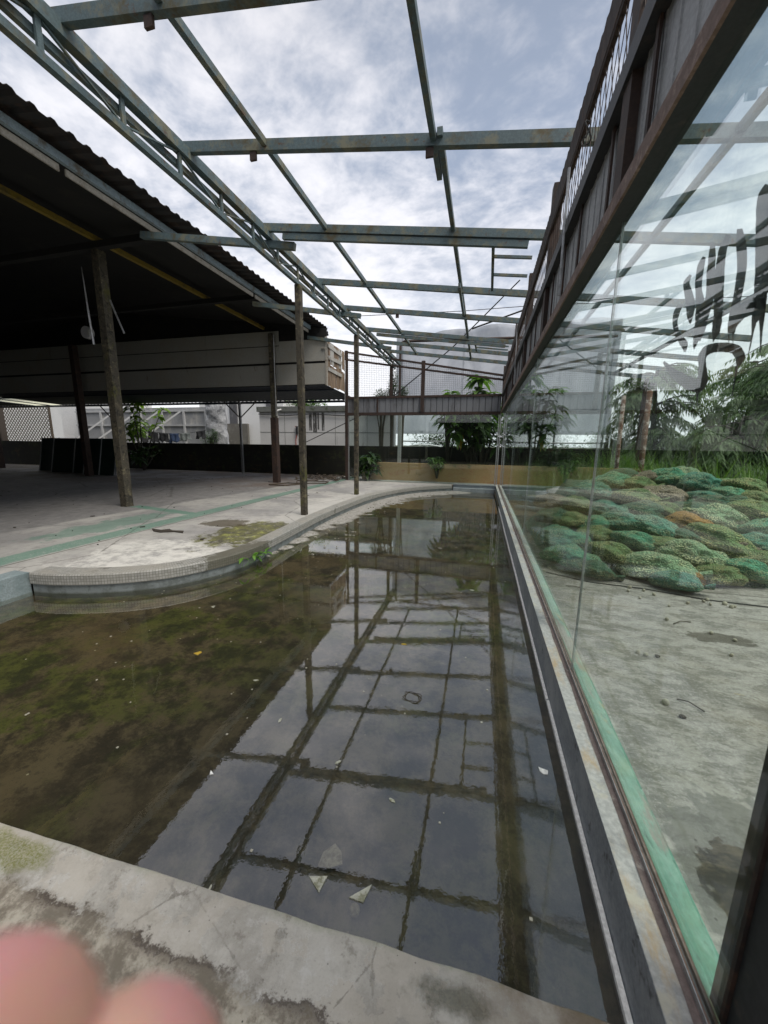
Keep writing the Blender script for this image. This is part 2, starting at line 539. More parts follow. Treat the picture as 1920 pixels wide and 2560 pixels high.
def patio_mat():
    m, g = newmat('patio_concrete')
    p = g.pos()
    X, Y, Z = g.xyz(p)
    big = g.noise(p, 0.9, 5, 0.65, 0.3)
    mid = g.noise(p, 5.5, 9, 0.78, 0.05)
    fine = g.noise(p, 45, 5, 0.8)
    col = g.mix(g.ramp(big, 0.38, 0.62), (0.28, 0.275, 0.27), (0.42, 0.41, 0.385))
    col = g.mix(g.math('MULTIPLY', g.ramp(mid, 0.45, 0.7), 0.55), col, (0.16, 0.15, 0.135))
    col = g.mix(g.math('MULTIPLY', g.ramp(fine, 0.5, 0.75), 0.35), col, (0.48, 0.47, 0.44))
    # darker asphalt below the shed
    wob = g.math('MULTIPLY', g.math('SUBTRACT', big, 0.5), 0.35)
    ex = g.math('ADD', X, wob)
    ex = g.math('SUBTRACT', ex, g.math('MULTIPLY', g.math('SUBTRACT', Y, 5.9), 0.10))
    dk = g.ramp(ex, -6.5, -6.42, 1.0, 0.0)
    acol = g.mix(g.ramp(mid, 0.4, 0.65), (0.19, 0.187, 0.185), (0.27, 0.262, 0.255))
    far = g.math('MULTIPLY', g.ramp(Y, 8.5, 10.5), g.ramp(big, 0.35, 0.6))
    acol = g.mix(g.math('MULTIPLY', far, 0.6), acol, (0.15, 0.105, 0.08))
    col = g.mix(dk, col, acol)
    # white efflorescence by the rounded kerb
    mid2 = g.noise(g.vmath('ADD', p, (7, 3, 1)), 3.4, 9, 0.78, 0.1)
    wm = dist_mask(g, X, Y, -3.7, 3.35, 0.95, 0.75, mid2)
    wm = g.math('MULTIPLY', wm, g.ramp(mid, 0.36, 0.58))
    col = g.mix(g.math('MULTIPLY', wm, 0.9), col, (0.62, 0.61, 0.57))
    wm2 = dist_mask(g, X, Y, -3.2, 7.4, 0.5, 2.6, mid2)
    col = g.mix(g.math('MULTIPLY', wm2, 0.5), col, (0.5, 0.49, 0.46))
    # moss
    mm = dist_mask(g, X, Y, -3.35, 4.75, 0.62, 0.95, mid2, 0.72, 0.95)
    n5 = g.noise(p, 6.5, 9, 0.78, 0.1)
    mcol = g.mix(g.ramp(n5, 0.40, 0.53), (0.038, 0.033, 0.014), (0.105, 0.105, 0.022))
    mcol = g.mix(g.ramp(n5, 0.55, 0.66), mcol, (0.36, 0.38, 0.08))
    mm = g.math('MULTIPLY', mm, g.ramp(mid, 0.30, 0.46))
    col = g.mix(g.math('MULTIPLY', mm, 0.92), col, mcol)
    mm2 = dist_mask(g, X, Y, -4.1, 5.2, 0.45, 0.35, mid2, 0.7, 0.95)
    col = g.mix(g.math('MULTIPLY', mm2, 0.8), col, (0.06, 0.045, 0.02))
    # worn green line
    sx = g.math('ABSOLUTE', g.math('ADD', X, g.math('ADD', 5.12, g.math('MULTIPLY', g.math('SUBTRACT', Y, 3), -0.012))))
    sx = g.math('ADD', sx, g.math('MULTIPLY', g.math('SUBTRACT', mid, 0.5), 0.25))
    gm = g.math('MULTIPLY', g.ramp(sx, 0.13, 0.2, 1.0, 0.0), g.ramp(fine, 0.30, 0.5))
    d2 = g.math('ABSOLUTE', g.math('SUBTRACT', Y, g.math('ADD', 4.72, g.math('MULTIPLY', X, -0.19))))
    d2 = g.math('ADD', d2, g.math('MULTIPLY', g.math('SUBTRACT', mid, 0.5), 0.3))
    gm2 = g.math('MULTIPLY', g.ramp(d2, 0.07, 0.15, 1.0, 0.0), g.math('MULTIPLY', g.ramp(X, -7.0, -6.9), g.ramp(X, -5.2, -5.1, 1.0, 0.0)))
    gm = g.math('MAXIMUM', gm, gm2)
    gm3 = dist_mask(g, X, Y, -5.75, 4.6, 0.4, 1.3, mid2, 0.7, 1.0)
    gm = g.math('MAXIMUM', gm, g.math('MULTIPLY', gm3, 0.75))
    col = g.mix(g.math('MULTIPLY', gm, 0.8), col, (0.10, 0.23, 0.17))
    # cracks
    vc = g.voro(g.vmath('ADD', p, (g.math('MULTIPLY', mid, 0.0),) * 3) if False else p, 0.45, 'DISTANCE_TO_EDGE')
    vc = g.math('ADD', vc, g.math('MULTIPLY', g.math('SUBTRACT', mid, 0.5), 0.05))
    ck = g.ramp(vc, 0.0, 0.008, 1.0, 0.0)
    col = g.mix(g.math('MULTIPLY', ck, 0.5), col, (0.05, 0.045, 0.035))
    # seam beside the green line
    s3 = g.math('ABSOLUTE', g.math('ADD', X, g.math('ADD', 4.9, g.math('MULTIPLY', g.math('SUBTRACT', mid, 0.5), 0.03))))
    col = g.mix(g.ramp(s3, 0.006, 0.018, 0.8, 0.0), col, (0.06, 0.05, 0.035))
    nrm = g.bump(g.math('ADD', fine, g.math('MULTIPLY', mid, 2.0)), 0.3, 0.006)
    g.out(g.principled(col, g.ramp(big, 0.3, 0.7, 0.65, 0.9), 0.0, nrm))
    return m


def ledge_mat():
    m, g = newmat('near_ledge_concrete')
    p = g.pos()
    X, Y, Z = g.xyz(p)
    big = g.noise(p, 3.2, 9, 0.7, 0.1)
    mid = g.noise(p, 11, 10, 0.78, 0.1)
    fine = g.noise(p, 120, 6, 0.8)
    col = g.mix(g.ramp(big, 0.4, 0.6), (0.37, 0.35, 0.315), (0.52, 0.50, 0.46))
    col = g.mix(g.math('MULTIPLY', g.ramp(mid, 0.52, 0.64), 0.6), col, (0.60, 0.59, 0.57))
    col = g.mix(g.ramp(mid, 0.46, 0.36, 0.0, 0.55), col, (0.19, 0.17, 0.14))
    col = g.mix(g.math('MULTIPLY', g.ramp(fine, 0.52, 0.7), 0.3), col, (0.2, 0.19, 0.17))
    lay = g.noise(g.vmath('ADD', p, (2, 8, 1)), 4.2, 9, 0.66, 0.0)
    pl = g.ramp(lay, 0.515, 0.522)
    col = g.mix(g.math('MULTIPLY', pl, 0.5), col, (0.50, 0.46, 0.40))
    ple = g.ramp(g.math('ABSOLUTE', g.math('SUBTRACT', lay, 0.518)), 0.0, 0.007, 0.6, 0.0)
    col = g.mix(g.math('MULTIPLY', ple, g.ramp(big, 0.45, 0.55)), col, (0.62, 0.62, 0.60))
    # lower strip nearer the camera: rough brownish
    e = g.math('ADD', Y, g.math('MULTIPLY', g.math('SUBTRACT', mid, 0.5), 0.22))
    lowm = g.ramp(g.math('SUBTRACT', e, g.math('MULTIPLY', X, -0.02)), 0.635, 0.668, 1.0, 0.0)
    low = g.mix(g.ramp(mid, 0.42, 0.6), (0.17, 0.145, 0.11), (0.46, 0.42, 0.35))
    col = g.mix(g.math('MULTIPLY', lowm, 0.9), col, low)
    ed = g.ramp(g.math('ABSOLUTE', g.math('SUBTRACT', e, 0.665)), 0.0, 0.018, 0.85, 0.0)
    col = g.mix(g.math('MULTIPLY', ed, g.ramp(big, 0.42, 0.55)), col, (0.07, 0.05, 0.04))
    # moss along the water and left corner
    mo = g.math('MULTIPLY', g.ramp(g.math('SUBTRACT', g.math('ADD', Y, g.math('MULTIPLY', mid, 0.12)), g.math('MULTIPLY', X, 0.029)), 0.895, 0.935), g.ramp(big, 0.42, 0.58))
    col = g.mix(g.math('MULTIPLY', mo, 0.6), col, (0.15, 0.17, 0.06))
    wl_ = g.noise(p, 6, 9, 0.7, 0.0)
    mo2 = dist_mask(g, X, Y, -1.62, 0.745, 0.26, 0.06, wl_, 0.4, 1.1)
    col = g.mix(g.math('MULTIPLY', mo2, g.ramp(fine, 0.4, 0.6, 0.35, 0.9)), col, (0.16, 0.17, 0.03))
    # wet dark patch and brown stains on the right
    wt = dist_mask(g, X, Y, 0.0, 0.80, 0.13, 0.05, wl_, 0.5, 1.0)
    col = g.mix(g.math('MULTIPLY', wt, 0.75), col, g.mix(g.ramp(fine, 0.4, 0.6), (0.06, 0.065, 0.04), (0.13, 0.12, 0.08)))
    br = g.math('MULTIPLY', g.ramp(X, 0.0, 0.25), g.ramp(big, 0.38, 0.58))
    col = g.mix(g.math('MULTIPLY', br, 0.75), col, (0.16, 0.11, 0.06))
    vc = g.voro(g.vmath('ADD', p, (3, 2, 0)), 2.3, 'DISTANCE_TO_EDGE')
    vc = g.math('ADD', vc, g.math('MULTIPLY', g.math('SUBTRACT', mid, 0.5), 0.08))
    ck = g.math('MULTIPLY', g.ramp(vc, 0.0, 0.006, 1.0, 0.0), g.ramp(big, 0.4, 0.6))
    col = g.mix(g.math('MULTIPLY', ck, 0.55), col, (0.08, 0.07, 0.05))
    sp = g.ramp(g.voro(p, 40), 0.07, 0.11, 1.0, 0.0)
    col = g.mix(g.math('MULTIPLY', sp, g.ramp(mid, 0.5, 0.6)), col, (0.04, 0.04, 0.035))
    h = g.math('ADD', g.math('MULTIPLY', mid, 1.5), g.math('MULTIPLY', fine, 0.5))
    h = g.math('ADD', h, g.math('MULTIPLY', pl, 0.6))
    h = g.math('SUBTRACT', h, g.math('MULTIPLY', lowm, 1.5))
    h = g.math('SUBTRACT', h, g.math('MULTIPLY', ck, 0.5))
    nrm = g.bump(h, 0.5, 0.012)
    rough = g.math('SUBTRACT', 0.85, g.math('MULTIPLY', wt, 0.6))
    g.out(g.principled(col, rough, 0.0, nrm))
    return m


def poolfloor_mat():
    m, g = newmat('pool_floor_silt')
    p = g.pos()
    X, Y, Z = g.xyz(p)
    big = g.noise(p, 0.8, 5, 0.6, 0.2)
    mid = g.noise(p, 4.2, 9, 0.8, 0.15)
    mid2 = g.noise(g.vmath('ADD', p, (5, 9, 2)), 1.7, 9, 0.78, 0.2)
    fine = g.noise(p, 24, 7, 0.85)
    col = g.mix(g.ramp(mid, 0.42, 0.58), (0.028, 0.023, 0.013), (0.105, 0.086, 0.048))
    mosc = g.mix(g.ramp(mid, 0.42, 0.58), (0.022, 0.030, 0.006), (0.075, 0.090, 0.014))
    col = g.mix(g.math('MULTIPLY', g.ramp(mid2, 0.475, 0.56), 0.85), col, mosc)
    col = g.mix(g.math('MULTIPLY', g.ramp(big, 0.52, 0.66), 0.6), col, (0.115, 0.085, 0.042))
    col = g.mix(g.math('MULTIPLY', g.ramp(fine, 0.52, 0.62), 0.6), col, (0.016, 0.012, 0.007))
    col = g.mix(g.ramp(fine, 0.44, 0.34, 0.0, 0.5), col, (0.14, 0.105, 0.05))
    sp = g.ramp(g.voro(p, 9), 0.045, 0.06, 1.0, 0.0)
    col = g.mix(g.math('MULTIPLY', sp, g.ramp(mid, 0.52, 0.56)), col, (0.4, 0.38, 0.28))
    # grey clearer bottom towards the right
    rt = g.math('MULTIPLY', g.ramp(g.math('ADD', X, g.math('MULTIPLY', big, 1.2)), -1.9, -0.4), g.ramp(Y, 3.5, 1.5, 0.25, 0.75))
    gc = g.mix(g.ramp(mid, 0.4, 0.6), (0.026, 0.024, 0.019), (0.075, 0.066, 0.05))
    col = g.mix(rt, col, gc)
    # dry silt above the water line
    dry = g.ramp(g.math('ADD', Z, g.math('MULTIPLY', g.math('SUBTRACT', mid, 0.5), 0.01)), -0.004, 0.006)
    dc = g.mix(g.ramp(fine, 0.40, 0.6), (0.17, 0.16, 0.145), (0.38, 0.37, 0.34))
    col = g.mix(dry, col, dc)
    nrm = g.bump(g.math('ADD', mid, g.math('MULTIPLY', fine, 0.5)), 0.5, 0.01)
    g.out(g.principled(col, 0.9, 0.0, nrm))
    return m


def yard_mat():
    m, g = newmat('yard_concrete')
    p = g.pos()
    X, Y, Z = g.xyz(p)
    q = g.scalev(p, 1.0, 1.9, 1.0)
    big = g.noise(q, 0.8, 6, 0.65, 0.1)
    mid = g.noise(q, 5.0, 10, 0.8, 0.1)
    fine = g.noise(p, 60, 5, 0.8)
    col = g.mix(g.ramp(mid, 0.42, 0.58), (0.19, 0.18, 0.16), (0.37, 0.35, 0.32))
    col = g.mix(g.math('MULTIPLY', g.ramp(big, 0.5, 0.7), 0.5), col, (0.27, 0.225, 0.16))
    col = g.mix(g.math('MULTIPLY', g.ramp(fine, 0.52, 0.66), 0.55), col, (0.55, 0.54, 0.51))
    col = g.mix(g.ramp(fine, 0.44, 0.34, 0.0, 0.5), col, (0.10, 0.095, 0.08))
    sp = g.ramp(g.voro(p, 14), 0.06, 0.09, 1.0, 0.0)
    col = g.mix(g.math('MULTIPLY', sp, g.ramp(mid, 0.52, 0.56)), col, (0.09, 0.085, 0.075))
    d1 = dist_mask(g, X, Y, 1.86, 3.22, 0.26, 0.12, mid, 0.8, 0.95)
    col = g.mix(g.math('MULTIPLY', d1, 0.75), col, (0.07, 0.06, 0.045))
    d2 = dist_mask(g, X, Y, 1.62, 2.28, 0.10, 0.09, mid, 0.7, 1.2)
    col = g.mix(g.math('MULTIPLY', d2, 0.5), col, (0.10, 0.09, 0.08))
    wob3 = g.noise(p, 2.6, 8, 0.62, 0.0)
    wet = dist_mask(g, X, Y, 1.16, 1.02, 0.40, 0.42, wob3, 0.90, 0.97)
    wc = g.mix(g.ramp(mid, 0.44, 0.58), (0.028, 0.024, 0.016), (0.11, 0.088, 0.055))
    rim = dist_mask(g, X, Y, 1.16, 1.10, 0.52, 0.56, wob3, 0.90, 1.0)
    col = g.mix(g.math('MULTIPLY', rim, 0.6), col, (0.12, 0.12, 0.11))
    col = g.mix(g.math('MULTIPLY', wet, 0.95), col, wc)
    s1 = g.ramp(g.math('ABSOLUTE', g.math('SUBTRACT', Y, g.math('ADD', 4.28, g.math('MULTIPLY', mid, 0.05)))), 0.006, 0.014, 0.8, 0.0)
    col = g.mix(s1, col, (0.06, 0.055, 0.045))
    far = g.ramp(Y, 5.5, 7.0)
    col = g.mix(far, col, (0.10, 0.09, 0.06))
    nrm = g.bump(g.math('ADD', mid, g.math('MULTIPLY', fine, 0.6)), 0.35, 0.008)
    rr = g.math('SUBTRACT', 0.9, g.math('MULTIPLY', wet, 0.55))
    g.out(g.principled(col, rr, 0.0, nrm))
    return m


def kerb_mat():
    m, g = newmat('mosaic_kerb')
    uv = g.node('ShaderNodeTexCoord').outputs['UV']
    p = g.pos()
    U, V, _ = g.xyz(uv)
    br = g.node('ShaderNodeTexBrick')
    br.offset = 0.0
    g.put(br.inputs['Vector'], uv)
    br.inputs['Scale'].default_value = 1.0
    br.inputs['Brick Width'].default_value = 0.027
    br.inputs['Row Height'].default_value = 0.027
    br.inputs['Mortar Size'].default_value = 0.0022
    br.inputs['Mortar Smooth'].default_value = 0.3
    br.inputs['Color1'].default_value = (0.36, 0.36, 0.34, 1)
    br.inputs['Color2'].default_value = (0.27, 0.27, 0.25, 1)
    br.inputs['Mortar'].default_value = (0.13, 0.125, 0.11, 1)
    n = g.noise(p, 2.5, 6, 0.7, 0.5)
    n2 = g.noise(g.vmath('ADD', p, (4, 4, 4)), 7, 6, 0.7, 0.5)
    topd = g.ramp(V, 0.20, 0.215)
    col = g.mix(g.math('MULTIPLY', g.ramp(n, 0.40, 0.6), g.math('MULTIPLY_ADD', topd, 0.5, 0.22)), br.outputs[0], (0.30, 0.285, 0.25))
    col = g.mix(g.math('MULTIPLY', g.ramp(n2, 0.58, 0.70), 0.7), col, (0.05, 0.045, 0.03))
    X, Y, Z = g.xyz(p)
    ms = dist_mask(g, X, Y, -2.85, 3.85, 0.4, 0.7, n2, 0.6, 0.9)
    col = g.mix(g.math('MULTIPLY', ms, 0.75), col, (0.06, 0.055, 0.03))
    wall = g.mix(g.ramp(n2, 0.42, 0.62), (0.19, 0.215, 0.22), (0.12, 0.135, 0.132))
    wall = g.mix(g.ramp(g.math('ADD', Z, g.math('MULTIPLY', n, 0.05)), 0.05, 0.0), wall, (0.05, 0.055, 0.035))
    col = g.mix(g.ramp(V, 0.098, 0.102), wall, col)
    h = g.math('SUBTRACT', 1.0, br.outputs['Fac'])
    g.out(g.principled(col, 0.6, 0.0, g.bump(h, 0.35, 0.003)))
    return m


def bluewall_mat():
    return plain('pale_blue_pool_wall', (0.28, 0.34, 0.355), [((0.16, 0.21, 0.22), 3, 0.45, 0.65), ((0.07, 0.08, 0.06), 7, 0.58, 0.7)], 0.8)


def curbtop_mat():
    return plain('stained_curb_top', (0.50, 0.50, 0.485), [((0.46, 0.35, 0.22), 2.2, 0.50, 0.66, (3, 1, 1)), ((0.50, 0.48, 0.40), 5, 0.56, 0.66), ((0.16, 0.17, 0.18), 1.3, 0.52, 0.7)], 0.8, bump=(60, 0.4, 0.004))


M['curbtop'] = curbtop_mat()
M['bluewall'] = bluewall_mat()
M['kerb'] = kerb_mat()


# ================================================================== SETTING
def catmull(pts, n=8):
    out = []
    P = [Vector((*p, 0)) for p in pts]
    P = [P[0] * 2 - P[1]] + P + [P[-1] * 2 - P[-2]]
    for i in range(1, len(P) - 2):
        for k in range(n):
            t = k / n
            a, b, c, d = P[i - 1], P[i], P[i + 1], P[i + 2]
            out.append(0.5 * ((2 * b) + (c - a) * t + (2 * a - 5 * b + 4 * c - d) * t * t + (3 * b - a - 3 * c + d) * t ** 3))
    out.append(P[-2])
    return out


KPATH = catmull([(-4.39, 2.57), (-4.08, 2.615), (-3.594, 2.797), (-3.18, 3.10), (-2.90, 3.58), (-2.80, 4.10), (-2.83, 4.80), (-2.92, 6.5), (-2.88, 8.4), (-2.74, 9.6), (-2.45, 10.7), (-2.0, 11.6), (-1.45, 12.25), (-0.93, 12.62)], 7)


def koff(k, d):
    """point of the kerb path moved d metres away from the pool"""
    a = KPATH[max(k - 1, 0)]
    b = KPATH[min(k + 1, len(KPATH) - 1)]
    t = (b - a).normalized()
    nrm = Vector((-t.y, t.x, 0))
    return KPATH[k] + nrm * d


def build_kerb():
    prof = [(0.0, -0.10), (0.0, 0.100), (-0.022, 0.101), (-0.022, 0.198), (-0.012, 0.214), (0.19, 0.216), (0.20, 0.10)]
    arc = [0.0]
    for p, q in zip(prof, prof[1:]):
        arc.append(arc[-1] + math.hypot(q[0] - p[0], q[1] - p[1]))
    # profile coordinate: keep wall below 0.098, tiles above
    vv = [0.0, 0.096, 0.104, 0.190, 0.205, 0.42, 0.55]
    me = bpy.data.meshes.new('pool_kerb')
    verts, faces, uvs = [], [], []
    L = 0.0
    lens = []
    for k in range(len(KPATH)):
        if k:
            L += (KPATH[k] - KPATH[k - 1]).length
        lens.append(L)
        for d, z in prof:
            q = koff(k, d)
            verts.append((q.x, q.y, z))
    n = len(prof)
    for k in range(len(KPATH) - 1):
        for j in range(n - 1):
            a = k * n + j
            faces.append((a, a + 1, a + n + 1, a + n))
            uvs.append([(lens[k], vv[j]), (lens[k], vv[j + 1]), (lens[k + 1], vv[j + 1]), (lens[k + 1], vv[j])])
    for k in (0, len(KPATH) - 1):
        faces.append(tuple(k * n + j for j in range(n)))
        uvs.append([(lens[k] + prof[j][0], vv[j]) for j in range(n)])
    me.from_pydata(verts, [], faces)
    ul = me.uv_layers.new(name='UVMap')
    i = 0
    for f in uvs:
        for c in f:
            ul.data[i].uv = c
            i += 1
    me.materials.append(M['kerb'])
    me.update()
    o = bpy.data.objects.new('pool_kerb', me)
    C.objects.link(o)
    return struct(o)


build_kerb()
# patio slab: from the kerb to far left
bm = bmesh.new()
ring = [koff(k, 0.17) for k in range(len(KPATH))]
edge = [(-4.62, 2.572), (-4.40, 2.575)] + [(p.x, p.y) for p in ring] + [(-0.93, 12.78), (0.45, 12.78), (0.45, 15.5), (-34, 15.5), (-34, -9.5), (-4.62, -9.5)]
vs = [bm.verts.new((x, y, 0.208)) for x, y in edge]
f = bm.faces.new(vs)
if f.normal.z < 0:
    f.normal_flip()
bm.normal_update()
bmesh.ops.triangulate(bm, faces=bm.faces)
me = bpy.data.meshes.new('patio')
bm.to_mesh(me)
bm.free()
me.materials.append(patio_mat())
o = bpy.data.objects.new('patio', me)
C.objects.link(o)
struct(o)
# pool floor
def kdist(x, y):
    return min(math.hypot(x - p.x, y - p.y) for p in KPATH[::2])


WID = [(3.9, 0.0), (4.6, 0.16), (5.5, 0.42), (6.5, 0.75), (8, 1.05), (9.5, 1.15), (11, 1.25), (12, 1.4), (12.8, 1.5)]


def widat(y):
    if y < WID[0][0]:
        return 0
    for (a, wa), (b, wb) in zip(WID, WID[1:]):
        if y <= b:
            return wa + (wb - wa) * (y - a) / (b - a)
    return WID[-1][1]


def floorz(u, v):
    x = -4.7 + 5.25 * u
    y = 0.70 + 12.2 * v
    z = -0.045 + 0.010 * noise.noise(Vector((x * 1.3, y * 1.3, 0)))
    ww = widat(y)
    if ww > 0 and x > -3.4:
        d = kdist(x, y)
        t = 1 - d / (ww * 1.25)
        if t > 0:
            z += t * 0.075
            z += 0.012 * noise.noise(Vector((x * 5, y * 5, 3)))
            z = min(z, 0.016 + 0.004 * noise.noise(Vector((x * 9, y * 9, 3))))
    return (x, y, z)


pf = MB().grid(floorz, 110, 240).build('pool_floor', poolfloor_mat(), smooth=True)
struct(pf)
wt = MB().quad((-4.45, 0.78, 0), (0.487, 0.78, 0), (0.487, 12.9, 0), (-4.45, 12.9, 0)).build('water', M['water'])
struct(wt)
# blue pool wall at the left and step at the rear
struct(MB().box(-4.625, -4.42, -9.5, 2.575, -0.15, 0.2125).build('pool_wall', M['bluewall'], bevel=0.006))
stp = MB()
stp.box(-0.90, 0.487, 12.62, 12.80, -0.1, 0.12)
stp.box(-0.90, 0.487, 12.80, 12.94, -0.1, 0.235)
struct(stp.build('pool_step', M['greybase'], bevel=0.008))


# near ledge
def ledge(u, v):
    x = -4.42 + 4.905 * u
    ye = 0.862 + 0.024 * x * 1.2 + 0.006 * noise.noise(Vector((x * 6, 0, 0)))
    y = -3.0 + (ye + 3.0) * (1 - (1 - v) ** 1.8)
    z = 0.034 + 0.005 * noise.noise(Vector((x * 2.5, y * 2.5, 5))) + 0.0025 * noise.noise(Vector((x * 11, y * 11, 5)))
    z -= max(0, x - 0.0) * 0.05
    if v > 0.985:
        z -= 0.006
    return (x, y, z)


lm = MB().grid(ledge, 120, 90)
nb = 91
base = len(lm.v)
for a in range(121):
    x, y, z = lm.v[a * nb + 90]
    lm.v.append((x, y + 0.002, -0.1))
for a in range(120):
    lm.f.append((a * nb + 90, (a + 1) * nb + 90, base + a + 1, base + a))
struct(lm.build('pool_ledge', ledge_mat(), smooth=True, fix=False))
# outside yard and surrounding ground
struct(MB().quad((0.70, -3, 0.10), (14, -3, 0.10), (14, 9.5, 0.10), (0.70, 9.5, 0.10)).build('yard', yard_mat()))
M['earth'] = plain('dark_earth', (0.07, 0.06, 0.04), [((0.05, 0.07, 0.02), 0.6, 0.45, 0.6), ((0.13, 0.11, 0.08), 1.5, 0.55, 0.7)], 0.95)
gm_ = MB()
gm_.quad((-400, 15.5, 0.02), (0.45, 15.5, 0.02), (0.45, 500, 0.02), (-400, 500, 0.02))
gm_.quad((0.45, 9.5, 0.06), (400, 9.5, 0.06), (400, 500, 0.06), (0.45, 500, 0.06))
gm_.quad((14, -3, 0.06), (400, -3, 0.06), (400, 9.5, 0.06), (14, 9.5, 0.06))
gm_.quad((-36, -9.6, -0.14), (0.9, -9.6, -0.14), (0.9, 16, -0.14), (-36, 16, -0.14))
gm_.quad((-400, -300, 0.02), (400, -300, 0.02), (400, -9.5, 0.02), (-400, -9.5, 0.02))
gm_.quad((0.6, -9.5, 0.03), (400, -9.5, 0.03), (400, -2.9, 0.03), (0.6, -2.9, 0.03))
gm_.quad((-4.5, -9.5, 0.02), (0.6, -9.5, 0.02), (0.6, -2.9, 0.02), (-4.5, -2.9, 0.02))
gm_.quad((-400, -9.5, 0.03), (-33.9, -9.5, 0.03), (-33.9, -3, 0.03), (-400, -3, 0.03))
gm_.quad((-400, -3, 0.02), (-33.9, -3, 0.02), (-33.9, 15.5, 0.02), (-400, 15.5, 0.02))
struct(gm_.build('ground', M['earth']))

# ================================================================== STEEL PERGOLA
TX = -3.2


def beamz(x):
    return 4.60 - 0.139 * (x - TX)


perg = thing('steel_pergola', 'roofless blue-green steel pergola frame spanning above the pool', 'pergola', (TX, 6.29, 0.21))
mb = MB()
mb.box(TX - 0.045, TX + 0.045, -1.5, 14.4, 4.47, 4.575)
mb.build('top_chord', M['frame'], perg)
MB().box(TX - 0.075, TX - 0.03, -1.5, 14.2, 4.36, 4.42).build('inner_chord', M['frame'], perg)
mb = MB()
mb.box(TX - 0.03, TX + 0.03, -1.5, 13.6, 4.19, 4.25)
mb.build('bottom_chord', M['frame'], perg)
y = -1.4
k = 0
while y < 13.6:
    wb = MB()
    wb.box(TX - 0.012, TX + 0.012, y - 0.02, y + 0.02, 4.25, 4.47)
    wb.bar((TX, y + 0.03, 4.27 if k % 2 else 4.46), (TX, y + 0.60, 4.46 if k % 2 else 4.27), 0.015, 0.02, (1, 0, 0))
    wb.build('truss_web', M['frame'], perg)
    y += 0.64
    k += 1
BY = [1.25, 2.61, 3.86, 5.36, 7.2, 8.63, 10.28, 11.55, 12.7]
for i, yb in enumerate(BY):
    mb = MB()
    hb = 0.098
    mb.bar((TX - 0.06, yb, beamz(TX - 0.06)), (4.6, yb, beamz(4.6)), 0.06, hb)
    if i in (3, 6):       # doubled members
        mb.bar((TX + 0.25, yb + 0.01, beamz(TX + 0.25) - 0.105), (0.4, yb + 0.01, beamz(0.4) - 0.105), 0.055, 0.075)
    mb.build('beam', M['frame'], perg)
for xp, segs in ((-2.28, [(-1, 12.75)]), (-0.585, [(-1, 4.35), (3.8, 12.75)]), (1.75, [(-1, 12.7)]), (3.6, [(-1, 12.7)])):
    for j, (a, b) in enumerate(segs):
        mb = MB()
        zz = beamz(xp) + (0.045 if j else 0.03)
        mb.box(xp - 0.028 + 0.06 * j, xp + 0.022 + 0.06 * j, a, b, zz - 0.045, zz + 0.02)
        mb.build('purlin', M['frame'], perg)
mb = MB()
mb.box(-0.55, -0.51, 6.8, 8.2, beamz(-.5) - 0.11, beamz(-.5) - 0.03)
mb.build('splice_plate', M['frame'], perg)
for (xx, yy) in ((-2.40, 2.60), (-2.42, 3.85), (-0.62, 3.85), (-2.0, 8.62)):
    z0 = beamz(xx) - 0.055
    mb = MB()
    mb.box(xx - 0.035, xx + 0.035, yy - 0.012, yy + 0.012, z0 - 0.075, z0)
    mb.build('bracket', M['rust'], perg)
for yy in (6.29, 9.33):
    mb = MB()
    mb.bar((TX, yy, 0.2), (TX, yy, 4.195), 0.105, 0.105, (0, 1, 0))
    mb.build('post', M['postmoss'], perg, bevel=0.008)
for yy in (-0.5,):
    MB().bar((TX, yy, 0.2), (TX, yy, 4.195), 0.105, 0.105, (0, 1, 0)).build('post', M['postmoss'], perg, bevel=0.008)
# small rung frames between beams near the wall
for (y0, y1, x0) in ((5.5, 7.05, -0.02), (10.4, 11.4, -0.35)):
    mb = MB()
    zz = beamz(x0) - 0.02
    mb.bar((x0, y0, zz), (x0 + 0.02, y1, zz - .01), 0.04, 0.04)
    for t in (0.25, 0.62):
        yy = y0 + (y1 - y0) * t
        mb.bar((x0, yy, zz - .005), (0.5, yy, beamz(0.5) - 0.02), 0.035, 0.035)
    mb.build('rung_frame', M['frame'], perg)
# outside legs of the frame (seen through the glass)
for yy in (1.25, 7.2, 12.7):
    MB().bar((4.45, yy, 0.08), (4.45, yy, beamz(4.45) - 0.05), 0.09, 0.09, (0, 1, 0)).build('post', M['rust'], perg)

# ================================================================== GLASS WALL (right)
GX = 0.585
gw = thing('glass_wall', 'long frameless green glass wall under a rusty cladding band beside the pool', 'glass wall', (0.55, 6.5, 0))
MB().box(0.488, 0.602, -2.0, 13.1, -0.1, 0.236).build('base', M['greybase'], gw)
ct = MB()
ct.grid(lambda u, v: (0.4885 + 0.0915 * u + (0.004 * noise.noise(Vector((v * 40, 0, 0))) if u > .9 else 0), -2.0 + 15.1 * v, 0.2405 + 0.002 * noise.noise(Vector((v * 60, u * 3, 1)))), 3, 300)
ct.build('curb_top', M['curbtop'], gw, smooth=True)
tr = MB()
yy = -1.0
random.seed(3)
while yy < 12.6:
    L = random.uniform(1.4, 2.1)
    dx = random.uniform(-0.002, 0.002)
    tr.box(0.468 + dx, 0.484 + dx, yy, min(yy + L - 0.01, 12.62), 0.0, 0.018)
    yy += L
tr.build('edge_trim', M['white'], gw)
MB().box(0.572, 0.580, -1.5, 12.95, 0.238, 0.256).build('channel', M['rustlit'], gw)
MB().box(0.592, 0.600, -1.5, 12.95, 0.238, 0.252).build('channel', M['rustlit'], gw)
MB().box(0.5695, 0.5715, -1.5, 12.95, 0.238, 0.264).build('channel_lip', M['alu'], gw)
gf = MB()
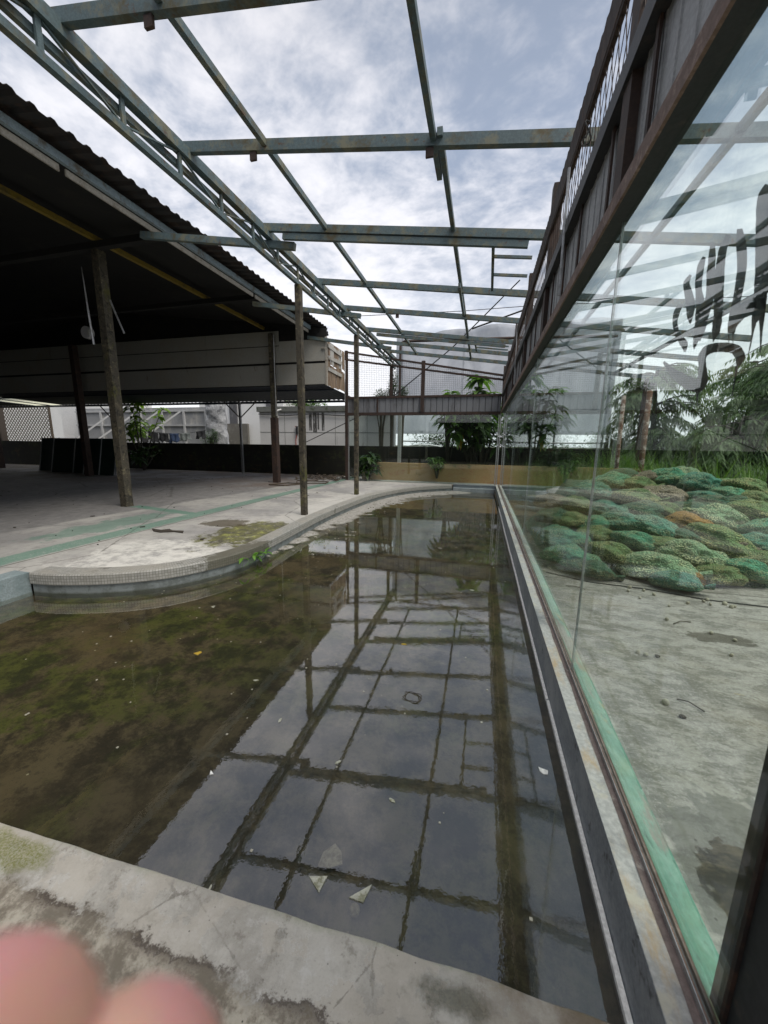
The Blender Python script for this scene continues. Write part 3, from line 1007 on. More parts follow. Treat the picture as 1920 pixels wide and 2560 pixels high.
gf.grid(lambda u, v: (0.602 + 0.148 * u, -2 + 15.1 * v, 0.250 - 0.148 * (u ** 0.8) + 0.003 * noise.noise(Vector((v * 50, u * 2, 2)))), 6, 200)
gf.build('green_fillet', M['greenfillet'], gw, smooth=True)
panes = [(0.79, 2.195), (2.20, 5.045), (5.05, 7.895), (7.90, 10.745), (10.75, 12.93)]
for a, b in panes:
    MB().box(GX - 0.005, GX + 0.005, a, b - 0.004, 0.245, 2.64).build('pane', M['glass'], gw)
for a in (2.1975, 5.0475, 7.8975, 10.7475):
    MB().box(GX - 0.0055, GX + 0.0055, a - 0.0055, a + 0.0035, 0.245, 2.60).build('seam', M['alu'], gw)
MB().box(0.500, 0.512, -2, 13.0, 2.580, 2.650).build('chord_lit_face', M['rustlit'], gw)  # front of the chord as a lighter copy, lit look in the colour
MB().box(0.513, 0.570, -2, 13.0, 2.582, 2.648).build('bottom_chord', M['darksteel'], gw)  # rest of the chord in dark steel, underside shade put into the colour
MB().box(0.572, 0.604, -2, 13.0, 2.60, 2.70).build('glazing_rail', M['darksteel'], gw)
MB().grid(lambda u, v: (0.556 + 0.016 * u - (0.007 * (1 + noise.noise(Vector((v * 90, 0, 7)))) if u < .1 else 0), -2.0 + 14.9 * v, 0.2425 + 0.004 * math.sin(u * 3.14) + 0.002 * noise.noise(Vector((v * 140, u, 3)))), 3, 420).build('sealant', plain('brown_sealant', (0.20, 0.155, 0.145), [((0.11, 0.085, 0.08), 9, 0.5, 0.64), ((0.30, 0.27, 0.25), 14, 0.58, 0.68)], 0.8), gw, smooth=True)
# ribbed cladding band
def ribs(y0, y1, step, zlo, zhi, x):
    mb = MB()
    yv = y0
    prof = []
    while yv < y1:
        prof += [(yv, x), (yv + step * 0.80, x), (yv + step * 0.83, x - 0.005), (yv + step * 0.93, x - 0.005), (yv + step * 0.96, x)]
        yv += step
    for (a, b) in zip(prof, prof[1:]):
        mb.quad((a[1], a[0], zlo), (b[1], b[0], zlo), (b[1], b[0], zhi), (a[1], a[0], zhi))
    return mb


ribs(-1.5, 12.9, 0.14, 2.652, 3.10, 0.556).build('cladding', M['clad'], gw, solid=0.002)
MB().box(0.50, 0.60, -2, 13.0, 3.10, 3.20).build('top_chord', M['darksteel'], gw)
yy = -0.9
k = 0
while yy < 12.8:
    MB().box(0.533, 0.5445, yy, yy + 0.03, 2.653, 3.098).build('stud', M['rust'], gw)
    yy += 0.5 if k % 3 else 0.62
    k += 1
for yy in (0.2, 2.05, 4.3, 6.25, 8.6, 10.9, 12.85):
    MB().box(0.515 if yy < 12 else 0.506, 0.60, yy, yy + 0.11, 2.652, beamz(0.55) - 0.06).build('wall_post', M['rust'], gw)
MB().tube([(0.485, 3.25, 2.66), (0.483, 3.252, 3.1), (0.48, 3.26, 3.5)], 0.009, 6).build('conduit', M['alu'], gw)
MB().tube([(0.485, 7.5, 2.66), (0.483, 7.5, 3.3), (0.47, 7.5, 3.7)], 0.008, 6).build('conduit', M['alu'], gw)
# expanded metal screen above
mb = MB()
z0, z1 = 3.20, 3.60
st = 0.10
yv = -1.5
while yv < 12.9:
    mb.bar((0.53, yv, z0), (0.53, yv + 0.15, z1), 0.006, 0.003, (1, 0, 0))
    mb.bar((0.534, yv + 0.15, z0), (0.534, yv, z1), 0.006, 0.003, (1, 0, 0))
    yv += st
mb.build('expanded_mesh', M['rust'], gw)
mb = MB()
yv = -1.5
n = 0
prof = []
while yv < 12.9:
    zz = 0.012 if n % 2 else -0.006
    prof.append((yv, zz))
    yv += 0.045
    n += 1
for (a, b) in zip(prof, prof[1:]):
    mb.quad((0.50, a[0], 3.56), (0.50, b[0], 3.56), (0.485, b[0], 3.68 + b[1]), (0.485, a[0], 3.68 + a[1]))
mb.build('screen_top_strip', M['rust'], gw, solid=0.004)
MB().box(0.52, 0.545, -1.5, 12.9, 3.60, 3.64).build('screen_rail', M['rust'], gw)
MB().tube([(0.49 + 0.02 * math.sin(t * 1.9), 2.78 + 0.04 * math.cos(t), 3.38 + 0.06 * math.sin(t)) for t in [i * 0.5 for i in range(14)]], 0.004, 5).build('wire_loop', M['cable'], gw)
# brown door post near the camera, with its dark panel
MB().box(0.605, 0.69, 0.80, 0.845, 0.25, 2.6).build('door_post', M['rust'], gw)
MB().box(0.612, 0.66, -0.6, 0.798, 0.25, 2.6).build('door_panel', M['darksteel'], gw)

# graffiti on the outer side of the glass
gx = GX + 0.0075


def stroke(pts, sw):
    """pts: pixel centreline with half width in px; gives ribbon on the glass"""
    L, R_ = [], []
    P = []
    for i in range(len(pts) - 1):
        x0, y0, w0 = pts[i]
        x1, y1, w1 = pts[i + 1]
        for t in range(6):
            u = t / 6
            P.append((x0 + (x1 - x0) * u, y0 + (y1 - y0) * u, w0 + (w1 - w0) * u))
    P.append(pts[-1])
    # smooth
    for _ in range(4):
        Q = [P[0]]
        for a, b, c in zip(P, P[1:], P[2:]):
            Q.append(tuple((a[j] + 2 * b[j] + c[j]) / 4 for j in range(3)))
        Q.append(P[-1])
        P = Q
    for i, (x, y_, w_) in enumerate(P):
        a = P[max(i - 1, 0)]
        b = P[min(i + 1, len(P) - 1)]
        dx, dy = b[0] - a[0], b[1] - a[1]
        l = math.hypot(dx, dy) or 1
        w_ *= 1.22 * (1 + 0.12 * noise.noise(Vector((i * 0.4, sw, 0))))
        L.append(onx(x - dy / l * w_, y_ + dx / l * w_, gx + 0.0004 * sw))
        R_.append(onx(x + dy / l * w_, y_ - dx / l * w_, gx + 0.0004 * sw))
    return L, R_


def G(x, y_, w_):      # from the enlarged crop to photo pixels
    return (1650 + x / 4.422, 520 + y_ / 4.422, w_ / 4.422)


strokes = [
    # long S with drip
    [G(40, 1700, 10), G(150, 1830, 42), G(300, 1930, 60), G(420, 1975, 62), G(475, 1900, 50), G(470, 1760, 36), G(460, 1640, 36), G(520, 1565, 42), G(620, 1540, 44), G(740, 1540, 42), G(840, 1560, 50), G(890, 1640, 52), G(870, 1720, 26), G(850, 1760, 6)],
    [G(415, 2010, 26), G(412, 2080, 8), G(408, 2200, 3)],
    [G(848, 1750, 14), G(838, 1850, 8), G(812, 1980, 7), G(800, 2080, 3)],
    # arch and blob to the right
    [G(785, 1390, 30), G(800, 1280, 46), G(870, 1170, 60), G(960, 1110, 70), G(1060, 1080, 74), G(1090, 1150, 50), G(1050, 1230, 36), G(1030, 1290, 12)],
    [G(1040, 1260, 24), G(1020, 1400, 8), G(1000, 1520, 7), G(975, 1620, 3)],
    [G(760, 1400, 6), G(762, 1500, 3)], [G(806, 1390, 5), G(806, 1500, 3)],
    # vertical strokes
    [G(490, 540, 14), G(450, 640, 34), G(420, 860, 30), G(450, 1060, 40), G(440, 1300, 46), G(400, 1440, 30), G(375, 1560, 6)],
    [G(580, 380, 20), G(580, 500, 32), G(560, 760, 40), G(560, 950, 40), G(510, 1150, 34), G(470, 1330, 30), G(430, 1470, 12)],
    [G(760, 300, 24), G(690, 460, 36), G(660, 700, 44), G(650, 960, 44), G(640, 1200, 40), G(620, 1360, 42), G(595, 1440, 12), G(588, 1480, 4)],
    [G(880, 230, 26), G(900, 400, 50), G(910, 640, 44), G(880, 860, 40), G(840, 1060, 36), G(800, 1200, 34), G(785, 1390, 28)],
    [G(250, 1060, 10), G(190, 1130, 30), G(160, 1260, 22), G(190, 1400, 26), G(270, 1500, 40), G(275, 1590, 8)],
    [G(340, 740, 10), G(285, 830, 30), G(320, 960, 40), G(340, 1080, 44), G(330, 1200, 30), G(335, 1280, 6)],
    [(1921, 462, 6), (1911, 490, 15), (1909, 560, 17), (1908, 640, 16), (1904, 720, 15), (1897, 760, 12)],
    [(1906, 740, 10), (1903, 830, 3), (1901, 880, 1)],
]
mp, g = newmat('dripping_black_paint')
n = g.noise(g.scalev(g.pos(), 1, 1, 1), 30, 4, 0.7)
col = g.mix(g.ramp(n, 0.4, 0.65), (0.012, 0.010, 0.009), (0.035, 0.028, 0.024))
g.out(g.principled(col, 0.5))
M['paint'] = mp
mb = MB()
for i, s_ in enumerate(strokes):
    L, R_ = stroke(s_, i)
    for a, b, c, d in zip(L, L[1:], R_[1:], R_):
        mb.quad(a, b, c, d)
mb.build('painted_graffiti', M['paint'], gw)

# ================================================================== REAR GLASS WALL
rw = thing('glass_wall', 'rear glazed screen wall with grey cladding band and wire mesh above', 'glass wall', (-2.2, 13.0, 0.2))
RY = 13.0
MB().box(-4.88, -4.78, RY - 0.05, RY + 0.05, 0.2, 4.75).build('corner_post', M['rust'], rw)
MB().box(-2.14, -2.02, RY - 0.06, RY + 0.04, 2.64, 4.30).build('mid_post', M['rust'], rw)
MB().box(-3.24, -3.14, RY - 0.04, RY + 0.04, 3.2, 4.25).build('mid_post', M['rust'], rw)
MB().box(-4.78, 0.50, RY - 0.045, RY + 0.045, 2.54, 2.64).build('bottom_chord', M['rust'], rw)
MB().box(-4.78, 0.50, RY - 0.045, RY + 0.045, 3.12, 3.19).build('top_chord', M['rust'], rw)
mb = MB()
x = -4.78
k = 0
while x < 0.46:
    x1 = min(x + 0.20, 0.498)
    mb.quad((x, RY + 0.0, 2.642), (x1 - 0.03, RY + 0.0, 2.642), (x1 - 0.03, RY + 0.0, 3.118), (x, RY + 0.0, 3.118))
    mb.quad((x1 - 0.03, RY + 0.0, 2.642), (x1 - 0.015, RY + 0.03, 2.642), (x1 - 0.015, RY + 0.03, 3.118), (x1 - 0.03, RY + 0.0, 3.118))
    mb.quad((x1 - 0.015, RY + 0.03, 2.642), (x1, RY, 2.642), (x1, RY, 3.118), (x1 - 0.015, RY + 0.03, 3.118))
    x = x1
    k += 1
mb.build('cladding', M['rearclad'], rw)
MB().box(-3.70, -3.64, RY - 0.03, RY - 0.002, 2.642, 3.118).build('stud', M['rust'], rw)
mb = MB()
x = -4.78
while x < 0.5:
    mb.box(x, x + 0.005, RY, RY + 0.004, 3.19, 4.70 - 0.18 * (x + 4.78))
    x += 0.062
z = 3.25
while z < 4.70:
    xe = -4.78 + (4.70 - z) / 0.18
    mb.box(-4.78, min(xe, 0.5), RY - 0.004, RY, z, z + 0.005)
    z += 0.062
mb.build('wire_mesh', M['darksteel'], rw)
for a, b in ((4.70, 3.75), (4.45, 3.62)):
    MB().bar((-4.83, RY - 0.03, a), (0.52, RY - 0.03, b), 0.05, 0.06).build('sloping_rail', M['rust'], rw)
for a, b in ((-4.73, -3.24), (-3.235, -1.72), (-1.715, -0.29), (-0.285, 0.44)):
    MB().box(a, b, RY - 0.004, RY + 0.004, 0.215, 2.54).build('pane', M['rearglass'], rw)
MB().box(-4.775, -4.735, RY - 0.02, RY + 0.02, 0.215, 2.54).build('jamb', M['alu'], rw)
MB().box(0.445, 0.475, RY - 0.03, RY + 0.03, 0.236, 2.54).build('jamb', M['alu'], rw)
MB().box(0.50, 0.53, RY - 0.03, RY + 0.03, 0.236, 2.578).build('jamb', M['alu'], rw)
MB().box(-4.78, -0.95, RY - 0.05, RY + 0.05, 0.206, 0.2145).build('sill', M['capstone'], rw)

# ================================================================== OPEN SHED (left)
sh = thing('open_shed', 'dark open shed with a rusty corrugated roof left of the pool', 'shed', (-7.1, 5.92, 0.21))


def roofz(x):
    d = -5.0 - x
    return 5.15 + 0.12 * min(d, 8.5) - 0.12 * max(0, d - 8.5)


mb = MB()
prof = []
yv = -9.0
n = 0
random.seed(5)
while yv < 12.55:
    prof += [(yv, 0), (yv + 0.09, 0), (yv + 0.125, 0.032), (yv + 0.17, 0.032), (yv + 0.205, 0)]
    yv += 0.205
xs = [-5.0, -5.6, -7, -10, -13.5, -20, -26]
for (a, za), (b, zb) in zip(prof, prof[1:]):
    if b - a < 1e-6:
        continue
    ex = 0.03 * noise.noise(Vector((int(a / 0.82) * 3.1, 0, 0)))
    if a > 11.6:
        ex -= (a - 11.6) * 0.35 + 0.08 * noise.noise(Vector((a * 9, 1, 1)))
    for i in range(len(xs) - 1):
        x0 = xs[i] + (ex if i == 0 else 0)
        x1 = xs[i + 1]
        mb.quad((x0, a, roofz(x0) + za), (x0, b, roofz(x0) + zb), (x1, b, roofz(x1) + zb), (x1, a, roofz(x1) + za))
mb.build('roof', M['roof'], sh, solid=0.006)
# black sheet added beneath the roof, interior shade put into its colour
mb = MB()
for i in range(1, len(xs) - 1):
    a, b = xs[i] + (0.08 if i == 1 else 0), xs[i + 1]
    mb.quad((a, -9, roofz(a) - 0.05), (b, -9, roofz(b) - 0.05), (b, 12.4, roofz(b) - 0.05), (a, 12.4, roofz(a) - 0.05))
mb.build('roof_shade_sheet', M['shedshade'], sh, solid=0.01)
MB().box(-5.43, -5.37, -3, 11.3, 5.02, 5.12).build('eave_beam', M['paleblue'], sh)
bt = MB()
for a, b in ((-3, 4.2), (4.28, 8.4), (8.48, 11.3)):
    bt.box(-5.47, -5.445, a, b, 4.93, 5.01)
bt.build('eave_batten', M['batten'], sh)
MB().box(-7.05, -6.97, -3, 11.3, 5.10, 5.18).build('yellow_purlin', M['yellow'], sh)
for yv in (2.3, 5.92, 8.7):
    MB().box(-26, -5.5, yv - 0.06, yv + 0.06, 4.98, 5.09).build('tie_beam', M['shedshade'], sh)
for (x, y_, wd, top, mt) in ((-7.08, 5.98, 0.165, 5.0, 'postmoss'), (-6.72, 11.25, 0.15, 4.95, 'postmoss'), (-14.5, 10.85, 0.2, 4.9, 'rust'), (-21.9, 12.3, 0.3, 3.4, 'rust'), (-7.1, -1.0, 0.2, 5.0, 'postmoss')):
    MB().bar((x, y_, 0.2), (x, y_, top), wd, wd, (0, 1, 0)).build('post', M[mt], sh, bevel=0.01)
MB().bar((-6.72, 11.25, 0.2), (-6.72, 11.25, 2.35), 0.19, 0.19, (0, 1, 0)).build('post_sleeve', M['rust'], sh)
MB().tube([(-6.60, 11.17, 2.4), (-6.60, 11.17, 4.2), (-6.59, 11.17, 4.9)], 0.015, 6).build('conduit', M['alu'], sh)
# white fascia wall across the back
WY = 11.4
for k, (z0, z1) in enumerate(((3.40, 4.03), (4.10, 4.60), (4.63, 5.06))):
    xr = [-4.90, -6.55, -9.3, -12, -14.7, -17.4, -20.1, -23, -26]
    for i, (a, b) in enumerate(zip(xr, xr[1:])):
        if k == 2 and i == 0:
            continue
        zz1 = 4.74 if (k == 1 and i == 0) else z1
        MB().box(b + 0.006, a, WY - 0.015, WY + 0.015, z0, zz1).build('fascia_panel', M['whitepanel'], sh)
MB().prism([(-26, 3.38), (-4.9, 3.38), (-4.9, 5.05), (-6, roofz(-6) - 0.03), (-13.5, roofz(-13.5) - 0.03), (-26, roofz(-26) - 0.03)], 'y', WY + 0.02, WY + 0.06).build('fascia_backing', M['shedshade'], sh)
MB().box(-4.93, -4.87, WY - 0.03, WY + 0.03, 3.36, 4.80).build('fascia_edge', M['batten'], sh)
# torn plywood end
random.seed(11)
yv = WY + 0.03
while yv < 12.92:
    wv = random.uniform(0.14, 0.30)
    ye = min(yv + wv, 12.93)
    for (za, zb) in ((3.36 + random.uniform(-0.04, .02), 4.02 + random.uniform(-.05, .05)), (4.05 + random.uniform(-0.03, .03), 4.70 - 0.02 * random.random())):
        off = random.uniform(0, 0.03)
        MB().box(-4.90 + off, -4.885 + off, yv + 0.004, ye - 0.004, za, zb).build('end_board', M['wood'] if random.random() < 0.7 else M['paleboard'], sh)
    yv = ye
for zz, dz in ((4.20, 0.05), (3.86, -0.02), (4.55, -0.04)):
    MB().bar((-4.845, WY + 0.02, zz), (-4.845, 12.6, zz + dz), 0.015, 0.11).build('pale_strip', M['paleboard'], sh)
MB().tube([(-4.80, 12.75, 3.0), (-4.78, 12.7, 3.6), (-4.80, 12.8, 4.1), (-4.83, 12.85, 4.4)], 0.012, 6).build('conduit', M['alu'], sh)
MB().bar((-5.05, WY - 0.04, 4.47), (-4.92, WY - 0.05, 4.46), 0.03, 0.03).build('nib', M['batten'], sh)
# lower back awning
mb = MB()
awz = lambda yv: 3.37 - 0.035 * (yv - WY)
xstr = [(-34, -22.4), (-21.6, -21.3), (-20.5, -17.0), (-17.0, -4.92)]
for a, b in xstr:
    n = max(1, int((b - a) / 0.2))
    for i in range(n):
        x0 = a + (b - a) * i / n
        x1 = a + (b - a) * (i + 1) / n
        xm = (x0 + x1) / 2
        mb.quad((x0, WY, awz(WY)), (xm, WY, awz(WY) + 0.03), (xm, 14.5, awz(14.5) + 0.03), (x0, 14.5, awz(14.5)))
        mb.quad((xm, WY, awz(WY) + 0.03), (x1, WY, awz(WY)), (x1, 14.5, awz(14.5)), (xm, 14.5, awz(14.5) + 0.03))
mb.build('awning_roof', M['blueawn'], sh)
sk, g = newmat('translucent_skylight')
t_ = g.node('ShaderNodeBsdfTranslucent')
t_.inputs[0].default_value = (0.9, 0.9, 0.8, 1)
t2 = g.node('ShaderNodeBsdfTransparent')
t2.inputs[0].default_value = (0.8, 0.8, 0.7, 1)
mx = g.node('ShaderNodeMixShader')
mx.inputs[0].default_value = 0.4
g.l.new(t2.outputs[0], mx.inputs[1])
g.l.new(t_.outputs[0], mx.inputs[2])
g.out(mx.outputs[0])
for a, b in ((-22.4, -21.6), (-21.3, -20.5)):
    MB().quad((a, WY, awz(WY) + .01), (b, WY, awz(WY) + .01), (b, 14.5, awz(14.5) + .01), (a, 14.5, awz(14.5) + .01)).build('skylight', sk, sh, solid=0.003)
MB().box(-34, -4.9, 12.0, 12.05, awz(12) - 0.06, awz(12) - 0.01).build('awning_rail', M['blueawn'], sh)
MB().box(-34, -4.9, 14.44, 14.50, awz(14.5) - 0.09, awz(14.5) - 0.005).build('awning_rail', M['blueawn'], sh)
for (xp) in (-10.05, -17.0, -26.3):
    MB().bar((xp, 14.1, 0.2), (xp, 14.1, 3.22), 0.085, 0.085, (0, 1, 0)).build('awning_post', M['alu'] if xp > -12 else M['rust'], sh)
    br_ = MB()
    br_.bar((xp, 14.1, 2.55), (xp - 0.78, 14.15, 3.23), 0.035, 0.035)
    br_.bar((xp, 14.1, 2.55), (xp + 0.78, 14.15, 3.23), 0.035, 0.035)
    br_.build('brace', M['rust'], sh)
MB().box(-16.85, -16.80, 14.0, 14.05, 0.2, 3.2).build('awning_post', M['alu'], sh)
# unseen walls added so that the interior stays dark
MB().box(-26.1, -5.2, -9.1, -9.0, 0.0, 6.2).build('added_shade_wall', M['shedshade'], sh)
MB().box(-26.2, -26.1, -9.0, 11.3, 0.0, 5.6).build('added_shade_wall', M['shedshade'], sh)
# cantilever arms reaching under the pergola truss
for yy in (5.43, 8.46, 11.35):
    MB().bar((-5.5, yy, 4.80), (-2.80, yy, 4.345), 0.07, 0.095).build('outrigger', M['frame'], sh)

# things in the shed
d = thing('ventilation_fan', 'round pale grey drum fan hanging high in the dark shed behind the big post', 'fan', (-11.45, 9.0, 4.66))
pts = []
mb = MB()
mb.tube([(-11.45, 9.12, 4.66), (-11.45, 8.98, 4.66)], 0.17, 20)
mb.build('drum', plain('pale_grey_drum', (0.85, 0.85, 0.9), [], 0.5), d)
MB().box(-11.37, -11.29, 8.96, 8.975, 4.58, 4.70).build('label_plate', M['white'], d)
MB().bar((-11.45, 9.05, 4.8), (-11.45, 9.05, 5.6), 0.02, 0.02).build('hanger', M['darksteel'], d)
s1 = MB().tube([(-7.42, 5.9, 4.72), (-7.40, 5.9, 4.3), (-7.36, 5.88, 3.9), (-7.31, 5.87, 3.35)], [0.006, 0.012, 0.02, 0.022], 6).build('hanging_strip', M['alu'])
tag(s1, 'pale metal strip dangling down the left side of the big mottled post', 'metal strip')
s2 = MB().tube([(-6.95, 6.0, 4.15), (-6.85, 6.0, 3.9), (-6.70, 6.0, 3.55)], 0.016, 6).build('hanging_strip', M['alu'])
tag(s2, 'short pale strip sticking out at the right of the big mottled post', 'metal strip')

# lattice screen
la = thing('lattice_screen', 'brown diagonal lattice screen at the far left below the awning', 'lattice', (-27.2, 16.6, 0.1))
mb = MB()
x0, x1, z0, z1 = -29.6, -24.7, 0.1, 3.75
W_ = x1 - x0
Hh = z1 - z0
s_ = -Hh
while s_ < W_:
    a0 = max(s_, 0)
    b0 = min(s_ + Hh, W_)
    if b0 > a0:
        mb.bar((x0 + a0, 16.6, z0 + a0 - s_), (x0 + b0, 16.6, z0 + b0 - s_), 0.012, 0.045, (0, 0, 1))
        mb.bar((x0 + a0, 16.62, z1 - (a0 - s_)), (x0 + b0, 16.62, z1 - (b0 - s_)), 0.012, 0.045, (0, 0, 1))
    s_ += 0.235
mb.build('slats', M['brownslat'], la)
MB().box(x1, x1 + 0.08, 16.57, 16.66, z0, z1).build('frame_post', M['brownslat'], la)
MB().box(x0 - 0.08, x0, 16.57, 16.66, z0, z1).build('frame_post', M['brownslat'], la)

# leaning dark green panels
random.seed(21)
labels = ['dark green framed panel, leftmost of those leaning together in the shed', 'wide dark green panel leaning in the middle of the stacked panels', 'dark green panel with pale vertical edges leaning nearest the big post']
for i, (xa, xb, yy, lab) in enumerate(((-18.9, -16.9, 12.0, labels[0]), (-17.6, -15.2, 11.6, labels[1]), (-15.3, -13.7, 11.2, labels[2]))):
    t = thing('leaning_panel', lab, 'panel', (xa, yy, 0.21), 'dark green panels leaning in the shed')
    mb = MB()
    mb.prism([(yy, 0.21), (yy + 0.03, 0.21), (yy + 0.33, 1.62), (yy + 0.30, 1.62)], 'x', xa, xb)
    mb.build('sheet', M['greenpanel'], t)
    for xx in (xa, (xa + xb) / 2, xb - 0.04):
        MB().prism([(yy - 0.02, 0.21), (yy - 0.002, 0.21), (yy + 0.298, 1.64), (yy + 0.28, 1.64)], 'x', xx, xx + 0.04).build('stile', M['hoard'], t)

# broken frames on the patio by the shed post
def frame_debris(lab, pts_, wd=0.035):
    mb = MB()
    for a, b in zip(pts_, pts_[1:] + pts_[:1]):
        mb.bar(a, b, wd, 0.03)
    tag(mb.build('broken_frame', M['brownslat']), lab, 'frame', 'broken frames lying on the patio')


frame_debris('small grey rectangular frame lying flat at the foot of the shed post', [(-6.5, 10.4, .235), (-5.9, 10.3, .235), (-5.6, 10.9, .24), (-6.2, 11.05, .24)])
frame_debris('long thin frame lying flat between shed post and rear wall', [(-5.9, 11.1, .235), (-5.0, 11.4, .235), (-5.05, 11.75, .25), (-6.3, 11.9, .24)])
random.seed(9)
mb = MB()
for i in range(90):
    x = random.uniform(-6.6, -4.95)
    y_ = random.uniform(12.2, 14.2)
    a = random.uniform(0, 3.14)
    L = random.uniform(0.1, 0.45)
    mb.bar((x, y_, 0.22 + random.random() * 0.08), (x + L * math.cos(a), y_ + L * math.sin(a), 0.22 + random.random() * 0.1), random.uniform(.02, .09), 0.012)
o = mb.build('rubbish', M['brownslat'])
o['kind'] = 'stuff'
tag(o, 'heap of broken slats and litter on the floor beside the rear corner post', 'rubbish')

# ================================================================== REAR BACKGROUND
lw = MB()
lw.box(-33, 8.0, 14.6, 14.78, 0.0, 1.46)
o = lw.build('low_wall', M['lowwall'])
tag(o, 'low black mould-stained wall running across the back', 'wall')
o = MB().box(-4.45, 9.5, 13.62, 13.82, 0.0, 0.86).build('planter_wall', M['planter'], bevel=0.01)
tag(o, 'tan stained planter wall behind the rear glass', 'wall')
MB_ = MB()
o = MB().box(-3.12, -3.0, 13.9, 14.0, 0.0, 3.0).build('pale_post', M['hoardrib'])
tag(o, 'pale upright post standing behind the rear glass left of the plant', 'post')

# white rendered wall
ww = thing('rendered_wall', 'white rendered wall with dark drip stains and a mossy top slab', 'wall', (-7.5, 17.2, 0))
MB().box(-11.0, -4.1, 17.0, 17.3, 0, 3.05).build('wall_face', M['render'], ww)
jt = MB()
for z_ in (1.15, 2.05):
    jt.box(-11, -4.1, 16.992, 16.999, z_, z_ + 0.02)
for x_ in (-9.6, -6.9, -5.3):
    jt.box(x_, x_ + 0.012, 16.990, 16.9965, 0, 3.05)
jt.build('joint', M['capstone'], ww)
MB().tube([(-11, 16.93, 2.95), (-9.5, 16.93, 2.86), (-8.2, 16.93, 2.93), (-6.5, 16.93, 2.84), (-4.2, 16.93, 2.9)], 0.02, 6).build('cable', M['cable'], ww)
MB().box(-11.1, -4.1, 16.92, 17.4, 3.053, 3.30).build('top_slab', M['capstone'], ww)
MB().box(-4.09, -3.98, 16.95, 17.3, 0, 3.1).build('edge_column', M['hoard'], ww)
st_ = MB()
for (a, b, zt, zb) in ((-8.27, -8.12, 3.0, 2.15), (-8.06, -7.86, 3.0, 2.05), (-7.82, -7.74, 3.0, 2.2), (-7.6, -7.46, 3.0, 2.15)):
    st_.quad((a, 16.996, zb), (b, 16.996, zb), (b, 16.996, zt), (a, 16.996, zt))
st_.build('drip_stain', plain('black_drip_stain', (0.09, 0.09, 0.085), [((0.4, 0.4, 0.4), 5, 0.5, 0.62, (3, 1, 0.5))], 0.9), ww)
MB().tube([(-9.0, 16.95, 2.35), (-8.92, 16.94, 2.3), (-8.90, 16.94, 2.0), (-8.98, 16.94, 1.7), (-8.98, 16.94, 1.2)], 0.02, 6).build('hose', M['red'], ww)
MB().box(-8.94, -8.86, 16.9, 16.98, 1.95, 2.35).build('tap_bracket', M['darksteel'], ww)
MB().tube([(-9.9, 16.95, 2.75), (-9.9, 16.8, 2.95), (-9.85, 16.8, 3.1), (-9.7, 16.9, 3.15)], 0.035, 8).build('waste_pipe', M['white'], ww)

# bright white building with grey piers
wb = thing('white_building', 'bright white building with dark grey piers behind the low wall', 'building', (-15, 22.5, 0))
MB().box(-19, -12.6, 22.2, 26, 0, 6.0).build('wall', M['brightwall'], wb)
for a, b in ((-16.55, -16.0), (-13.75, -13.35)):
    MB().box(a, b, 22.08, 22.19, 0, 6.0).build('pier', M['greycol'], wb)
MB().box(-17.4, -15.1, 21.9, 22.07, 0, 2.75).build('plinth_wall', plain('brown_grey_plinth', (0.17, 0.16, 0.14), [((0.25, 0.24, 0.22), 2, 0.5, 0.7)], 0.9), wb)

# corrugated hoarding with frame and braces
hd = thing('sheet_hoarding', 'grey steel sheet hoarding on a frame with slanting props', 'hoarding', (-20, 19.1, 0))
MB().box(-26.0, -15.9, 19.1, 19.14, 0, 3.55).build('sheet', M['hoard'], hd)
for x in (-25.6, -23.9, -22.3, -20.7, -19.1, -17.5, -15.95):
    MB().box(x, x + 0.12, 18.98, 19.09, 0, 3.35).build('upright', M['hoardrib'], hd)
for z in (1.3, 2.45, 3.3):
    MB().box(-26, -15.83, 19.0 + 0.02, 19.085, z, z + 0.1).build('rail', M['hoardrib'], hd)
for xt, xb in ((-22.6, -24.4), (-20.75, -22.7), (-19.15, -21.2), (-17.55, -19.6)):
    MB().bar((xt, 18.9, 3.3), (xb, 17.0, 1.1), 0.09, 0.09).build('prop', M['hoardrib'], hd)
# tarp-wrapped column
mb = MB()
mb.grid(lambda u, v: (-14.5 + (0.62 + 0.10 * noise.noise(Vector((u * 7, v * 9, 0)))) * math.cos(u * 2 * math.pi), 18.2 + 0.35 * math.sin(u * 2 * math.pi) + 0.1 * noise.noise(Vector((u * 6, v * 12, 4))), 4.6 * v), 40, 60)
o = mb.build('tarp_column', M['tarp'], smooth=True)
tag(o, 'tall column wrapped in crumpled silver-grey tarpaulin', 'column')
# tall pale panel left of hoarding
o = MB().box(-27.6, -26.1, 19.3, 19.5, 0, 4.6).build('pale_wall', M['brightwall'])
tag(o, 'tall bright white wall panel between lattice and hoarding', 'wall')
o = MB().box(-26.9, -26.5, 15.2, 15.5, 0, 3.6).build('brown_column', plain('brown_column', (0.08, 0.065, 0.055), [], 0.9))
tag(o, 'brown grey column beside the bright white wall panel', 'column')
o = MB().box(-60, -28, 26, 27, 0, 7).build('pale_wall', M['brightwall'])
tag(o, 'white wall far behind the lattice screen at left', 'wall')

